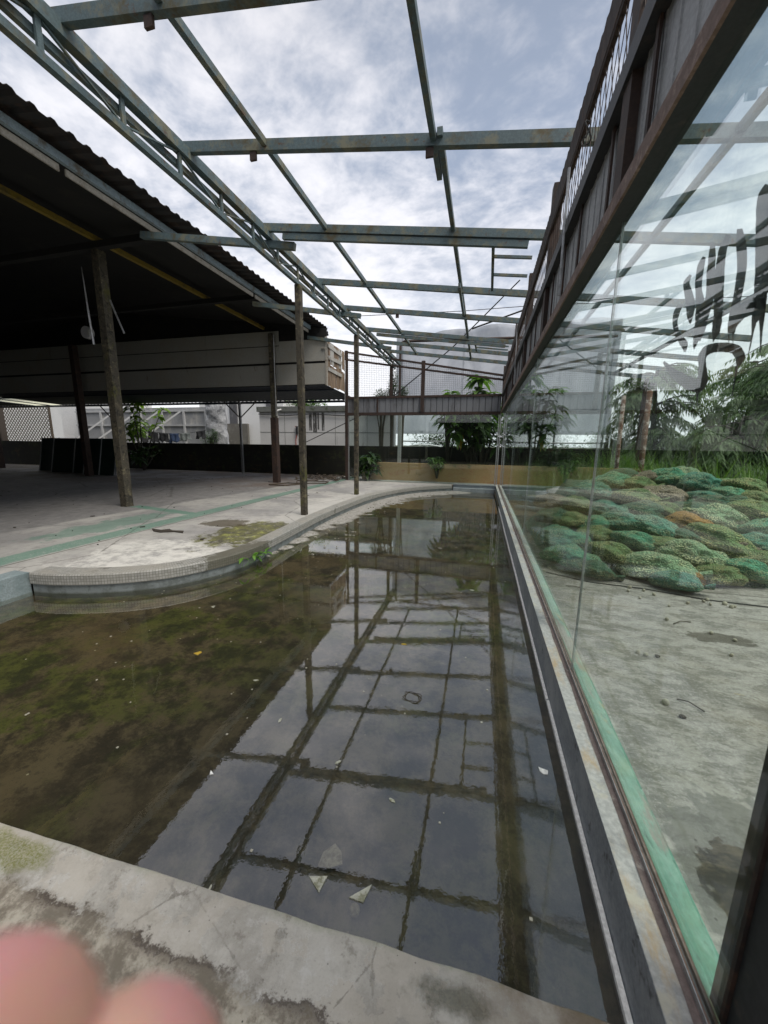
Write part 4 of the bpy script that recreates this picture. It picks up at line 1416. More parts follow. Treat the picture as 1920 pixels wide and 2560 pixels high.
# big grey fabric screen
ms, g = newmat('grey_fabric_screen')
p = g.pos()
n = g.noise(g.scalev(p, 1, 1, 0.6), 0.5, 5, 0.6, 0.6)
n2 = g.noise(g.scalev(p, 3, 1, 0.2), 1.5, 4, 0.6)
col = g.mix(g.ramp(n, 0.35, 0.65), (0.36, 0.385, 0.43), (0.60, 0.62, 0.67))
col = g.mix(g.math('MULTIPLY', g.ramp(n2, 0.5, 0.7), 0.3), col, (0.5, 0.52, 0.55))
pr = g.principled(col, 0.7)
tl = g.node('ShaderNodeBsdfTranslucent')
g.put(tl.inputs[0], col)
tp = g.node('ShaderNodeBsdfTransparent')
m1_ = g.node('ShaderNodeMixShader')
m1_.inputs[0].default_value = 0.45
g.l.new(pr, m1_.inputs[1])
g.l.new(tl.outputs[0], m1_.inputs[2])
m2_ = g.node('ShaderNodeMixShader')
m2_.inputs[0].default_value = 0.38
g.l.new(m1_.outputs[0], m2_.inputs[1])
g.l.new(tp.outputs[0], m2_.inputs[2])
g.out(m2_.outputs[0])
fs = thing('fabric_screen', 'huge grey fabric screen hung high behind the rear glass wall', 'screen', (1, 20, 2))


def sheet(u, v):
    x = -4.65 + 10.4 * u
    zt = 7.05 + 0.25 * min(u * 2, 1) + 0.05 * math.sin(u * 30)
    z = 2.1 + (zt - 2.1) * v
    return (x, 20.0 + 0.15 * noise.noise(Vector((x * 0.8, z * 0.6, 0))) + 0.04 * math.sin(x * 6), z)


MB().grid(sheet, 80, 24).build('fabric', ms, fs, smooth=True, solid=0.01)
fsf = MB()
for x in (-4.4, -1.2, 1.2, 3.4, 5.6):
    fsf.bar((x, 20.3, 0), (x, 20.3, 7.1), 0.08, 0.08, (0, 1, 0))
fsf.build('support_pole', M['hoard'], fs)
for z in (3.3,):
    MB().bar((-4.6, 20.25, z), (5.7, 20.25, z), 0.05, 0.05).build('rail', M['hoard'], fs)
# pipe frame in front of it
pfm = MB()
pfm.tube([(-3.55, 16, 1.5), (-3.55, 16, 5.55), (-3.50, 16, 5.68), (-3.38, 16, 5.74), (1.5, 16, 5.62), (4.5, 16, 5.5)], 0.055, 8)
o = pfm.build('pipe_frame', M['rust'])
tag(o, 'bent brown pipe frame standing before the grey fabric screen', 'pipe frame')
pfm = MB()
pfm.tube([(-3.7, 17, 1.69), (9, 17, 1.66)], 0.03, 6)
pfm.bar((3.2, 17, 0), (3.2, 17, 1.66), 0.06, 0.06, (0, 1, 0))
pfm.bar((-3.6, 17, 0), (-3.6, 17, 1.69), 0.06, 0.06, (0, 1, 0))
pfm.bar((8.4, 17, 0), (8.4, 17, 1.66), 0.06, 0.06, (0, 1, 0))
o = pfm.build('handrail', M['hoard'])
tag(o, 'thin horizontal metal rail just above the black wall behind the plants', 'rail')
# wires and stays
def wire(name, lab, pts_, r):
    o_ = MB().tube(pts_, r, 5).build(name, M['cable'])
    tag(o_, lab, 'cable')


wire('stay_cable', 'thin black stay running up to the right behind the wire mesh', [tuple(ony(960, 1010, 15)), tuple(ony(1130, 870, 15)), tuple(ony(1300, 700, 15))], 0.022)
wire('stay_cable', 'short dark stay slanting across the white rendered wall', [tuple(ony(745, 1115, 16.6)), tuple(ony(880, 1050, 16.6)), tuple(ony(975, 1000, 16.6))], 0.02)
wire('stay_cable', 'long brown stay crossing high behind the pergola beams', [tuple(ony(1180, 822, 17)), tuple(ony(1310, 775, 17))], 0.035)
wire('overhead_cable', 'thin overhead wire crossing the sky beyond the pergola', [tuple(ony(895, 790, 22)), tuple(ony(1150, 778, 22)), tuple(ony(1320, 765, 22)), tuple(ony(1900, 740, 22))], 0.018)


# car behind the wall
cr = thing('parked_car', 'white car whose roof shows just above the black wall', 'car', (-3.9, 24.5, 0))


def loft(sections, closed_n, m, name, parent):
    mb = MB()
    n_ = len(sections[0])
    for s in sections:
        mb.v += [tuple(p) for p in s]
    for k in range(len(sections) - 1):
        for j in range(n_):
            mb.f.append((k * n_ + j, k * n_ + (j + 1) % n_, (k + 1) * n_ + (j + 1) % n_, (k + 1) * n_ + j))
    mb.f.append(tuple(reversed(range(n_))))
    mb.f.append(tuple((len(sections) - 1) * n_ + j for j in range(n_)))
    return mb.build(name, m, parent, smooth=False, bevel=0.03)


def carsec(x, zb, zt, hw, tw):
    return [(x, 24.5 - hw, zb), (x, 24.5 - hw, (zb + zt) / 2), (x, 24.5 - tw, zt), (x, 24.5 + tw, zt), (x, 24.5 + hw, (zb + zt) / 2), (x, 24.5 + hw, zb)]


loft([carsec(-6.2, 0.3, 0.75, 0.75, 0.65), carsec(-5.9, 0.25, 0.9, 0.85, 0.75), carsec(-4.9, 0.25, 1.0, 0.88, 0.8), carsec(-2.4, 0.25, 1.02, 0.88, 0.8), carsec(-1.9, 0.3, 0.85, 0.8, 0.7)], 6, M['car'], 'body', cr)
loft([carsec(-5.0, 0.98, 1.0, 0.78, 0.76), carsec(-4.35, 0.98, 1.42, 0.76, 0.6), carsec(-3.0, 0.98, 1.44, 0.76, 0.6), carsec(-2.35, 0.98, 1.02, 0.78, 0.76)], 6, M['carglass'], 'cabin_window', cr)
mb = MB()
mb.grid(lambda u, v: (-4.85 + 2.3 * u, 23.88 + 1.24 * v, 1.42 + 0.11 * math.sin(math.pi * u) + 0.02 * math.sin(math.pi * v)), 12, 4)
mb.build('roof', M['car'], cr, smooth=True, solid=0.05)
for x in (-5.3, -2.6):
    for y_ in (23.7, 25.3):
        MB().tube([(x, y_ - 0.1, 0.33), (x, y_ + 0.1, 0.33)], 0.33, 16).build('wheel', M['cable'], cr)

# clothes line
def garment(lab, x0, x1, yy, zt0, zt1, hgt, mt, cat):
    mb = MB()

    def fn(u, v):
        x = x0 + (x1 - x0) * u
        zt = zt0 + (zt1 - zt0) * u
        d_ = hgt * (0.85 + 0.3 * noise.noise(Vector((u * 3 + x0, 0, 0))))
        return (x + 0.03 * math.sin(v * 5 + u * 9), yy + 0.06 * math.sin(u * 14) * v, zt - d_ * v)
    mb.grid(fn, 14, 10)
    o_ = mb.build('hanging_garment' if cat != 'cloth' else 'hanging_cloth', mt, smooth=True, solid=0.006)
    tag(o_, lab, cat, 'washing on the line behind the low wall')


cl = MB().tube([(-18.1, 16, 2.4), (-16.6, 16, 2.0), (-15.4, 16, 1.93), (-14.4, 16, 1.97), (-13.4, 16, 2.12)], 0.012, 5).build('clothes_line', M['cable'])
tag(cl, 'sagging washing line strung in front of the hoarding', 'washing line')
garment('dark jacket hanging leftmost and highest on the washing line', -18.0, -17.1, 15.98, 2.38, 2.14, 0.75, M['darkcloth'], 'garment')
garment('charcoal trousers hanging second from the left on the washing line', -17.0, -16.35, 15.98, 2.12, 1.97, 0.62, M['darkcloth'], 'garment')
garment('black shirt hanging just left of the blue cloth on the line', -16.3, -15.7, 15.98, 1.97, 1.93, 0.5, M['darkcloth'], 'garment')
garment('blue cloth hanging in the middle of the washing line', -15.65, -15.05, 15.98, 1.93, 1.94, 0.5, M['bluecloth'], 'cloth')
garment('pale grey cloth hanging right of the blue cloth', -15.0, -14.35, 15.98, 1.94, 1.97, 0.45, M['greycloth'], 'cloth')
garment('dark shorts at the right end of the washing line', -14.0, -13.45, 15.98, 2.03, 2.11, 0.42, M['darkcloth'], 'garment')

o = MB().box(-5.1, 16, -10.2, -10.0, 0, 3.6).build('reflection_blocker_wall', M['lowwall'])  # added unseen wall, dims what the rear glass reflects
tag(o, 'tall dark wall added out of view to darken reflections in the rear glass', 'wall')

# ================================================================== PLANTS
def leafquad(mb, base, dirv, L, wd, droop=0.4, seg=3, up=Vector((0, 0, 1))):
    """a bent leaf with a fold, tapered at both ends"""
    dirv = dirv.normalized()
    side = dirv.cross(up)
    if side.length < 0.05:
        side = Vector((1, 0, 0))
    side.normalize()
    i0 = len(mb.v)
    prof = (0.06, 0.8, 1.0, 0.65, 0.02) if seg >= 3 else (0.1, 1.0, 0.05)
    n_ = len(prof)
    for k, wv in enumerate(prof):
        t = k / (n_ - 1)
        c = base + dirv * (L * t) - up * (droop * L * t * t)
        mb.v.append(tuple(c - side * (wd * wv / 2) + up * 0.12 * wd * wv))
        mb.v.append(tuple(c))
        mb.v.append(tuple(c + side * (wd * wv / 2) + up * 0.12 * wd * wv))
    for k in range(n_ - 1):
        a = i0 + k * 3
        mb.f.append((a, a + 1, a + 4, a + 3))
        mb.f.append((a + 1, a + 2, a + 5, a + 4))


def rdir(zlo=-0.3, zhi=0.8):
    a = random.uniform(0, 2 * math.pi)
    z = random.uniform(zlo, zhi)
    return Vector((math.cos(a), math.sin(a), z)).normalized()


def broadplant(name, lab, x, y_, z0, h, nbr, L, mt, seed, spread=0.6, cat='plant'):
    random.seed(seed)
    t = thing(name, lab, cat, (x, y_, z0))
    wd = MB()
    lf = MB()
    tips = []
    for b in range(nbr):
        a = 2 * math.pi * b / nbr + random.uniform(-.4, .4)
        hh = h * random.uniform(0.55, 1.0) if b else h
        sp = spread * random.uniform(0.3, 1.0) if b else 0.08
        p0 = Vector((x, y_, z0))
        p1 = p0 + Vector((math.cos(a) * sp * 0.5, math.sin(a) * sp * 0.5, hh * 0.55))
        p2 = p0 + Vector((math.cos(a) * sp, math.sin(a) * sp, hh * 0.93))
        wd.tube([p0, p1, p2], [0.035, 0.025, 0.012], 6)
        tips.append((p1, p2))
    for p1, p2 in tips:
        for r in range(3):
            c = p2.lerp(p1, r * 0.33)
            for k in range(13 if r == 0 else 8):
                dv = rdir(-0.1, 0.75)
                leafquad(lf, c + Vector((0, 0, random.uniform(-.05, .05))), dv, L * random.uniform(0.7, 1.15), L * 0.36, random.uniform(0.35, 0.8))
    wd.build('stem', M['bark'], t, smooth=True)
    lf.build('foliage', mt, t, smooth=True, fix=False)
    return t


broadplant('broadleaf_tree', 'tall broad-leaved plant with drooping leaves right behind the rear glass', -0.35, 14.15, 0.5, 3.6, 10, 0.62, M['leaf_big'], 31, 0.9, 'tree')
broadplant('broadleaf_tree', 'shorter broad-leaved plant whose top shows above the cladding left of its neighbour', -1.25, 14.25, 0.5, 3.1, 7, 0.56, M['leaf_big'], 32, 0.45, 'tree')
broadplant('broadleaf_tree', 'dark broad-leaved plant crowding the right end of the rear glass', 0.0, 14.2, 0.5, 2.4, 13, 0.5, M['leaf_dark'], 36, 1.0, 'tree')
broadplant('broadleaf_tree', 'broad-leaved plant seen through the long glass wall beside the black wall', 1.75, 14.2, 0.5, 3.1, 8, 0.5, M['leaf_dark'], 37, 0.9, 'tree')
broadplant('vine_shrub', 'bushy green shrub spilling over the tan planter wall', -1.55, 13.52, 0.35, 0.75, 8, 0.24, M['leaf_big'], 33, 0.35, 'shrub')
broadplant('spiky_plant', 'dark spiky plant behind the glass near the rear corner post', -4.1, 13.35, 0.2, 1.0, 10, 0.4, M['leaf_dark'], 38, 0.5)
random.seed(4)
mb = MB()
for k in range(4):
    leafquad(mb, Vector((-0.72, 13.95, 1.95)), Vector((random.uniform(-.4, .4), -0.2, -0.6)), 0.42, 0.15, 0.5)
o = mb.build('withered_leaf', M['leaf_yellow'], smooth=True, fix=False)
tag(o, 'drooping yellow leaf cluster hanging among the dark green leaves behind rear glass', 'leaf')
broadplant('young_tree', 'young lime green tree growing in front of the hoarding', -15.6, 14.25, 0.2, 3.3, 6, 0.5, M['leaf_lime'], 34, 1.1, 'tree')
broadplant('potted_bush', 'dark bush at the foot of the black wall under the young tree', -15.2, 13.9, 0.2, 1.1, 8, 0.3, M['leaf_dark'], 35, 0.8, 'bush')


def bush(name, lab, c, r, nleaf, ls, mt, seed, trunk=None, cat='bush'):
    random.seed(seed)
    t = thing(name, lab, cat, (c[0], c[1], 0.05))
    lf = MB()
    clumps = []
    for k in range(14):
        dv = Vector((random.gauss(0, 1), random.gauss(0, 1), random.gauss(0, 1))).normalized()
        rr = random.uniform(0.2, 0.8)
        clumps.append((Vector(c) + Vector((dv.x * r[0] * rr, dv.y * r[1] * rr, dv.z * r[2] * rr)), random.uniform(0.25, 0.45)))
    for k in range(nleaf):
        cc, rr = random.choice(clumps)
        dv = Vector((random.gauss(0, 1), random.gauss(0, 1), random.gauss(0, 1))).normalized() * (random.random() ** 0.4) * rr
        pnt = cc + Vector((dv.x * r[0], dv.y * r[1], dv.z * r[2])) * 1.3
        leafquad(lf, pnt, rdir(-0.5, 0.7), ls * random.uniform(0.6, 1.3), ls * 0.35, 0.3, 2)
    lf.build('foliage', mt, t, smooth=False, fix=False)
    wd = MB()
    for cc, _ in clumps[:6]:
        wd.tube([(c[0], c[1], 0.05), tuple(Vector((c[0], c[1], c[2] * 0.5)).lerp(cc, 0.3)), tuple(cc)], [0.05, 0.035, 0.01], 5)
    wd.build('trunk', M['bark'], t)
    return t


bush('round_bush', 'dark bush showing above the cladding left of the narrow conifer', (-4.45, 16.4, 3.55), (0.6, 0.5, 0.5), 900, 0.13, M['leaf_dark'], 41)
bush('conifer', 'narrow pointed conifer rising above the rear cladding', (-3.95, 16.3, 4.0), (0.26, 0.26, 0.85), 900, 0.12, M['leaf_dark'], 42, cat='tree')
bush('conifer', 'short dark conifer beside the rusty mid post above the cladding', (-3.45, 16.2, 3.6), (0.25, 0.3, 0.55), 600, 0.12, M['leaf_dark'], 43, cat='tree')
bush('roadside_bush', 'bushy green tree rising behind the white rendered wall top', (-9.3, 18.6, 3.6), (1.6, 0.8, 0.6), 1500, 0.16, M['leaf_big'], 44)
bush('weed_clump', 'small dark shrub against the plinth of the white building', (-14.5, 17.5, 1.7), (0.6, 0.4, 0.7), 700, 0.12, M['leaf_dark'], 45)
bush('roadside_bush', 'dark green hedge beyond the car below the fabric screen', (-2.6, 27, 1.9), (3.2, 1, 1.1), 2200, 0.25, M['leaf_dark'], 46)
bush('roadside_bush', 'low green bush right of the car behind the handrail', (1.6, 22, 1.2), (1.6, 1, 0.8), 1500, 0.22, M['leaf_dark'], 47)
bush('yard_bush', 'leafy bush behind the long glass near its far end', (2.3, 12.6, 1.0), (0.9, 0.7, 0.9), 1500, 0.2, M['leaf_dark'], 48)


bush('yard_bush', 'dense shrub filling the gap below the leftmost feathery tree crown', (4.6, 15.4, 1.4), (1.3, 0.7, 0.8), 2200, 0.2, M['leaf_dark'], 71)
bush('yard_bush', 'dense shrub below the large feathery tree near the right edge', (7.2, 15.2, 1.4), (1.6, 0.8, 0.9), 2400, 0.2, M['leaf_tree'], 72)
bush('yard_bush', 'dense shrub furthest right behind the tall grass', (10.6, 15.0, 1.5), (2.0, 0.9, 1.0), 2600, 0.22, M['leaf_dark'], 73)


def feathertree(lab, x, y_, h, rad_, nb_, seed, lean=0.0):
    random.seed(seed)
    t = thing('feathery_tree', lab, 'tree', (x, y_, 0.05), 'trees beyond the yard')
    wd = MB()
    lf = MB()
    top = Vector((x + lean, y_, h))
    wd.tube([(x, y_, 0.0), (x + lean * 0.3, y_ + 0.1, h * 0.4), (x + lean * 0.7, y_, h * 0.75), tuple(top)], [0.13, 0.10, 0.06, 0.02], 8)
    for b in range(nb_):
        tz = random.uniform(0.22, 1.0)
        o0 = Vector((x + lean * tz, y_, h * tz))
        a = random.uniform(0, 2 * math.pi)
        L = rad_ * (1.15 - 0.75 * abs(tz - 0.45)) * random.uniform(0.5, 1.0)
        dv = Vector((math.cos(a), math.sin(a), random.uniform(0.25, 0.95)))
        pts_ = []
        for s in range(6):
            u = s / 5
            pts_.append(o0 + dv * (L * u) - Vector((0, 0, 0.95 * L * u * u)))
        wd.tube([tuple(q) for q in pts_], [0.03, 0.025, 0.018, 0.012, 0.008, 0.004], 4, False)
        for s in range(1, 6):
            for q in range(5):
                bp = pts_[s - 1].lerp(pts_[s], random.random())
                a2 = a + random.choice((-1, 1)) * random.uniform(0.3, 1.2)
                tw = Vector((math.cos(a2), math.sin(a2), random.uniform(-0.9, 0.1)))
                tl_ = random.uniform(0.2, 0.5)
                for r in range(10):
                    c = bp + tw * (tl_ * r / 9) - Vector((0, 0, 0.3 * tl_ * (r / 9) ** 2))
                    sgn = -1 if r % 2 else 1
                    ld = (tw + sgn * 0.8 * tw.cross(Vector((0, 0, 1)))).normalized()
                    ld.z -= 0.35
                    leafquad(lf, c, ld, 0.15 * random.uniform(.7, 1.3), 0.040, 0.5, 2)
    wd.build('trunk', M['bark'], t, smooth=True)
    lf.build('foliage', M['leaf_tree'], t, smooth=False, fix=False)
    return t


feathertree('large feathery tree at the right edge, seen through the glass above the grass', 7.6, 11.8, 4.2, 2.3, 60, 51)
feathertree('feathery tree left of the large one, its crown crossing the painted letters', 5.4, 13.9, 3.9, 1.8, 42, 52, -0.3)
feathertree('low feathery tree rising straight out of the tall grass', 5.9, 11.2, 2.3, 1.3, 30, 53, 0.2)
feathertree('distant feathery tree furthest back beyond the yard', 10.5, 19, 5.0, 2.6, 46, 54)
feathertree('feathery tree nearest the right edge, half cut off by it', 10.4, 12.8, 4.4, 2.2, 46, 55)

# tall grass, one mass
random.seed(61)
mb = MB()
for i in range(15000):
    x = random.uniform(0.9, 12)
    y_ = random.uniform(5.6, 14.4)
    lim = 7.6 if x < 3.6 else 7.6 - 1.6 * min(1, (x - 3.6) / 0.8)
    if x < 2.6:
        lim = 9.4
    if y_ < lim + 0.3 * random.random():
        continue
    dens = noise.noise(Vector((x * 0.7, y_ * 0.7, 0)))
    if dens < -0.2 and random.random() < 0.5:
        continue
    L = random.uniform(0.6, 1.5) * (1.0 + 0.5 * dens) * (0.75 if x < 3 else 1.0)
    if y_ < 6.8:
        L *= 0.6
    a = random.uniform(0, 2 * math.pi)
    ln = random.uniform(0.1, 0.55) * L
    dx, dy = math.cos(a) * ln, math.sin(a) * ln
    wv = random.uniform(0.006, 0.013)
    px_, py_ = math.sin(a) * wv, -math.cos(a) * wv
    z0 = 0.05
    b0 = Vector((x, y_, z0))
    b1 = Vector((x + dx * 0.3, y_ + dy * 0.3, z0 + L * 0.6))
    b2 = Vector((x + dx, y_ + dy, z0 + L * 0.92))
    s = Vector((px_, py_, 0))
    i0 = len(mb.v)
    mb.v += [tuple(b0 - s), tuple(b0 + s), tuple(b1 - s * 0.8), tuple(b1 + s * 0.8), tuple(b2)]
    mb.f += [(i0, i0 + 1, i0 + 3, i0 + 2), (i0 + 2, i0 + 3, i0 + 4)]
o = mb.build('tall_grass', M['grass'], fix=False)
o['kind'] = 'stuff'
tag(o, 'tall unkempt green grass growing behind the sack heap', 'grass')
# nearer long blades arching over the yard at right
random.seed(62)
mb = MB()
for i in range(26):
    x = random.uniform(3.3, 4.6)
    y_ = random.uniform(4.0, 6.5)
    p0 = Vector((x, y_, 0.1))
    dv = Vector((random.uniform(-1.0, -0.1), random.uniform(-0.7, 0.4), 0))
    L = random.uniform(0.5, 1.1)
    mb.tube([p0, p0 + dv * L * 0.4 + Vector((0, 0, L * 0.55)), p0 + dv * L * 0.8 + Vector((0, 0, L * 0.7)), p0 + dv * L * 1.15 + Vector((0, 0, L * 0.45))], [0.005, 0.005, 0.004, 0.001], 4, False)
o = mb.build('long_grass_blades', M['grass'])
o['kind'] = 'stuff'
tag(o, 'long arching grass blades at the right of the sack heap', 'grass')
# kerb weed
random.seed(63)
t = thing('kerb_weed', 'small bright green weed growing out of the kerb foot', 'plant', (-2.80, 4.02, 0.02))
lf = MB()
stm = MB()
for k in range(9):
    dv = Vector((random.uniform(0.0, 0.5), random.uniform(-0.5, 1.0), random.uniform(0.3, 0.9)))
    p0 = Vector((-2.77, 3.75 + k * 0.055, 0.03))
    p1 = p0 + dv * 0.16
    stm.tube([p0, p1], [0.003, 0.002], 4)
    for q in range(3):
        leafquad(lf, p1, rdir(-0.2, 0.6), 0.085, 0.042, 0.5)
stm.build('stem', M['leaf_big'], t)
lf.build('foliage', leafmat('weed_leaf', (0.08, 0.2, 0.02), (0.14, 0.3, 0.04)), t, smooth=True, fix=False)

# rusty pipes outside
for lab, x, y_, h, r in (('slim flaking rusty post, left of the two behind the glass', 2.78, 9.0, 2.6, 0.042), ('thicker flaking rusty post right of the slim one behind the glass', 3.24, 9.0, 2.7, 0.052)):
    mb = MB()
    mb.tube([(x + 0.05, y_, 0.0), (x + 0.02, y_, h * 0.5), (x, y_, h)], r, 12)
    o = mb.build('rusty_post', M['rustpipe'], smooth=True)
    tag(o, lab, 'post', 'rusty posts in the yard')

# ================================================================== SACK HEAP
def sackmat(name, net, peb, k=0.6):
    m, g = newmat(name)
    tc = g.node('ShaderNodeTexCoord').outputs['Object']
    wp = g.noise(tc, 14, 2, 0.5, 0, 1)
    v1 = g.vmath('ADD', tc, g.scalev(wp, 0.03, 0.03, 0.03))
    d = g.voro(v1, 58)
    cid = g.voro(v1, 58, 'F1', 'Color')
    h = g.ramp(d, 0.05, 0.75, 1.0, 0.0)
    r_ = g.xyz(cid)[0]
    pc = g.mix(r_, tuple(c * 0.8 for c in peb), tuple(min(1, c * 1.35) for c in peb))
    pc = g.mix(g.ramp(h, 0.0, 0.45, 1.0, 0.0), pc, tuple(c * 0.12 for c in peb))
    X, Y, Z = g.xyz(tc)
    n = g.noise(tc, 2.6, 4, 0.6, 0.5)
    thin = g.ramp(g.math('ADD', n, g.math('MULTIPLY', Z, 1.6)), 0.40, 0.66)
    kk = g.math('ADD', k * 0.72, g.math('MULTIPLY', thin, (1 - k) * 0.75))
    fold = g.noise(g.scalev(tc, 2.5, 9, 9), 1.6, 4, 0.6, 0.4)
    kk = g.math('ADD', kk, g.ramp(fold, 0.42, 0.62, -0.3, 0.25))
    kk = g.math('MINIMUM', g.math('MAXIMUM', kk, 0.05), 0.92)
    col = g.mix(kk, pc, net)
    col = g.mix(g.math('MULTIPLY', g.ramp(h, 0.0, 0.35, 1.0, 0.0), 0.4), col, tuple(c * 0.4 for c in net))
    nrm = g.bump(h, 0.9, 0.03)
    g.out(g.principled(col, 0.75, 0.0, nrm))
    return m


SM = {
    'green': sackmat('green_net_sack', (0.11, 0.44, 0.26), (0.52, 0.56, 0.30), 0.62),
    'teal': sackmat('teal_net_sack', (0.10, 0.38, 0.27), (0.44, 0.50, 0.30), 0.66),
    'pale': sackmat('pale_sack', (0.30, 0.50, 0.28), (0.70, 0.70, 0.42), 0.35),
    'olive': sackmat('olive_sack', (0.20, 0.34, 0.13), (0.56, 0.52, 0.24), 0.4),
    'dark': sackmat('dark_net_sack', (0.08, 0.22, 0.13), (0.32, 0.32, 0.17), 0.55),
    'orange': sackmat('orange_net_sack', (0.55, 0.29, 0.05), (0.55, 0.36, 0.12), 0.55),
    'brown': sackmat('brown_sack', (0.40, 0.33, 0.23), (0.50, 0.42, 0.29), 0.45),
}


def sackmesh(seed):
    bm = bmesh.new()
    bmesh.ops.create_icosphere(bm, subdivisions=5, radius=1.0)
    for v in bm.verts:
        c = v.co.copy()
        # superellipsoid-like body, gathered at one end
        x = c.x
        sq = 1.0 + 0.14 * (1 - abs(x)) if abs(x) < 1 else 1
        neck = 1.0
        if x > 0.72:
            neck = 1 - 0.35 * (x - 0.72) / 0.28
        nn = noise.noise(Vector((c.x * 1.5, c.y * 1.5, c.z * 1.5 + seed * 7.7))) * 0.30
        n2_ = noise.noise(Vector((c.x * 4, c.y * 4, c.z * 4 + seed * 3.1))) * 0.13
        n3_ = noise.noise(Vector((c.x * 12, c.y * 12, c.z * 12 + seed))) * 0.05
        k_ = (1 + nn + n2_ + n3_) * sq
        sag = -0.12 * abs(x) ** 2
        zz = c.z * k_ * neck
        if zz < -0.55:
            zz = -0.55 + (zz + 0.55) * 0.4
        v.co = Vector((x * (1 + nn * 0.5) * 0.36, c.y * k_ * neck * 0.22, (zz + sag) * 0.155))
    # gathered tail
    me_ = bpy.data.meshes.new('sack_body')
    bm.to_mesh(me_)
    bm.free()
    me_.shade_smooth()
    return me_


def tailmesh(seed):
    random.seed(seed)
    mb = MB()
    mb.grid(lambda u, v: (0.33 + 0.12 * v, (0.05 + 0.03 * v) * math.cos(u * 2 * math.pi) * (1 + 0.3 * math.sin(u * 19)), -0.01 + (0.03 + 0.02 * v) * math.sin(u * 2 * math.pi) + 0.03 * v), 18, 4)
    me_ = bpy.data.meshes.new('sack_neck')
    me_.from_pydata(mb.v, [], mb.f)
    me_.shade_smooth()
    return me_


SMESH = [sackmesh(i) for i in range(6)]
TMESH = [tailmesh(i) for i in range(3)]
mcache = {}


def meshwith(me_, mt):
    key = (me_.name, mt.name)
    if key not in mcache:
        m2 = me_.copy()
        m2.materials.clear()
        m2.materials.append(mt)
        mcache[key] = m2
    return mcache[key]


# photo pixel centre, length scale, tilt, colour
SK = [
    # front row
    (1360, 1385, .8, 6, 'green'), (1440, 1400, 1.1, 8, 'green'), (1395, 1360, .9, 20, 'teal'), (1530, 1388, 1.15, 3, 'olive'), (1480, 1425, .9, 12, 'dark'), (1640, 1425, 1.35, -6, 'pale'), (1700, 1458, .8, 4, 'teal'), (1730, 1395, 1.3, 10, 'pale'), (1720, 1440, .7, 28, 'orange'), (1865, 1430, 1.0, 4, 'green'), (1905, 1405, .9, 3, 'olive'), (1800, 1440, .9, 5, 'olive'),
    # second
    (1320, 1330, .8, 0, 'green'), (1415, 1350, 1.05, 0, 'green'), (1490, 1335, .8, 5, 'olive'), (1590, 1355, 1.0, 22, 'green'), (1665, 1370, 1.0, 12, 'olive'), (1800, 1355, 1.3, 22, 'olive'), (1905, 1360, .9, 5, 'teal'), (1855, 1375, .8, 20, 'brown'),
    # third
    (1340, 1290, .9, -3, 'dark'), (1420, 1300, .9, 0, 'olive'), (1485, 1310, .85, 0, 'green'), (1555, 1310, 1.0, 0, 'teal'), (1640, 1325, 1.15, 10, 'teal'), (1725, 1310, 1.0, 3, 'orange'), (1790, 1295, 1.3, 20, 'pale'), (1900, 1325, 1.0, -4, 'green'), (1700, 1345, .9, 8, 'dark'),
    # fourth
    (1370, 1255, .9, 0, 'brown'), (1440, 1265, .95, 2, 'olive'), (1520, 1278, 1.0, 6, 'teal'), (1610, 1280, 1.1, 12, 'dark'), (1665, 1275, .9, 10, 'olive'), (1730, 1275, .9, 5, 'dark'), (1790, 1262, .9, 8, 'dark'), (1880, 1280, 1.1, 8, 'olive'), (1850, 1262, .9, 4, 'dark'),
    # fifth
    (1470, 1232, 1.2, 3, 'teal'), (1590, 1245, 1.1, 3, 'olive'), (1660, 1240, 1.2, 12, 'brown'), (1760, 1250, .9, 4, 'teal'), (1830, 1245, 1.0, 10, 'green'), (1890, 1255, 1.0, 22, 'olive'),
    # top
    (1530, 1205, 1.1, 4, 'green'), (1590, 1212, 1.0, 0, 'olive'), (1620, 1195, .9, 2, 'brown'), (1672, 1198, 1.1, 10, 'green'), (1710, 1190, 1.0, 8, 'pale'), (1755, 1212, 1.2, 4, 'teal'), (1805, 1222, .55, 20, 'teal'), (1860, 1222, 1.2, 22, 'olive'), (1560, 1188, .9, 3, 'dark'),
]
cw = {'green': 'bright green net', 'teal': 'dull teal net', 'pale': 'pale pebble-filled', 'olive': 'olive net', 'dark': 'dark net', 'orange': 'orange net', 'brown': 'brownish'}
rows = []


def heapz(y_):
    return 0.16 + (y_ - 4.45) * 0.47


random.seed(77)
proto = None
placed = []
for i, (px, py, s, tilt, colr) in enumerate(SK):
    v = ray(px, py)
    # intersect with the slope of the heap
    t_ = (0.16 - 4.45 * 0.47 - H) / (v.z - 0.47 * v.y)
    pt = CAMP + v * t_
    if pt.z < 0.2:
        pt = onz(px, py, 0.2)
    placed.append((pt, px, py, s, tilt, colr, i))


def rowname(py):
    for lim, nm in ((1200, 'topmost layer'), (1250, 'upper layer'), (1290, 'upper middle layer'), (1335, 'middle layer'), (1380, 'lower layer'), (9999, 'bottom row')):
        if py < lim:
            return nm


def sack(pt, sx, rz_, ry_, rx_, mt, lab, seed, tail):
    t = thing('net_sack', lab, 'sack', (0, 0, 0), 'net sacks piled in a heap')
    t.location = pt
    t.rotation_euler = (rx_, ry_, rz_)
    t.scale = (sx, sx * 1.0, sx)
    b = bpy.data.objects.new('sack_body', meshwith(SMESH[seed % 6], mt))
    C.objects.link(b)
    b.parent = t
    if tail:
        c = bpy.data.objects.new('sack_neck', meshwith(TMESH[seed % 3], mt))
        C.objects.link(c)
        c.parent = t
    return t


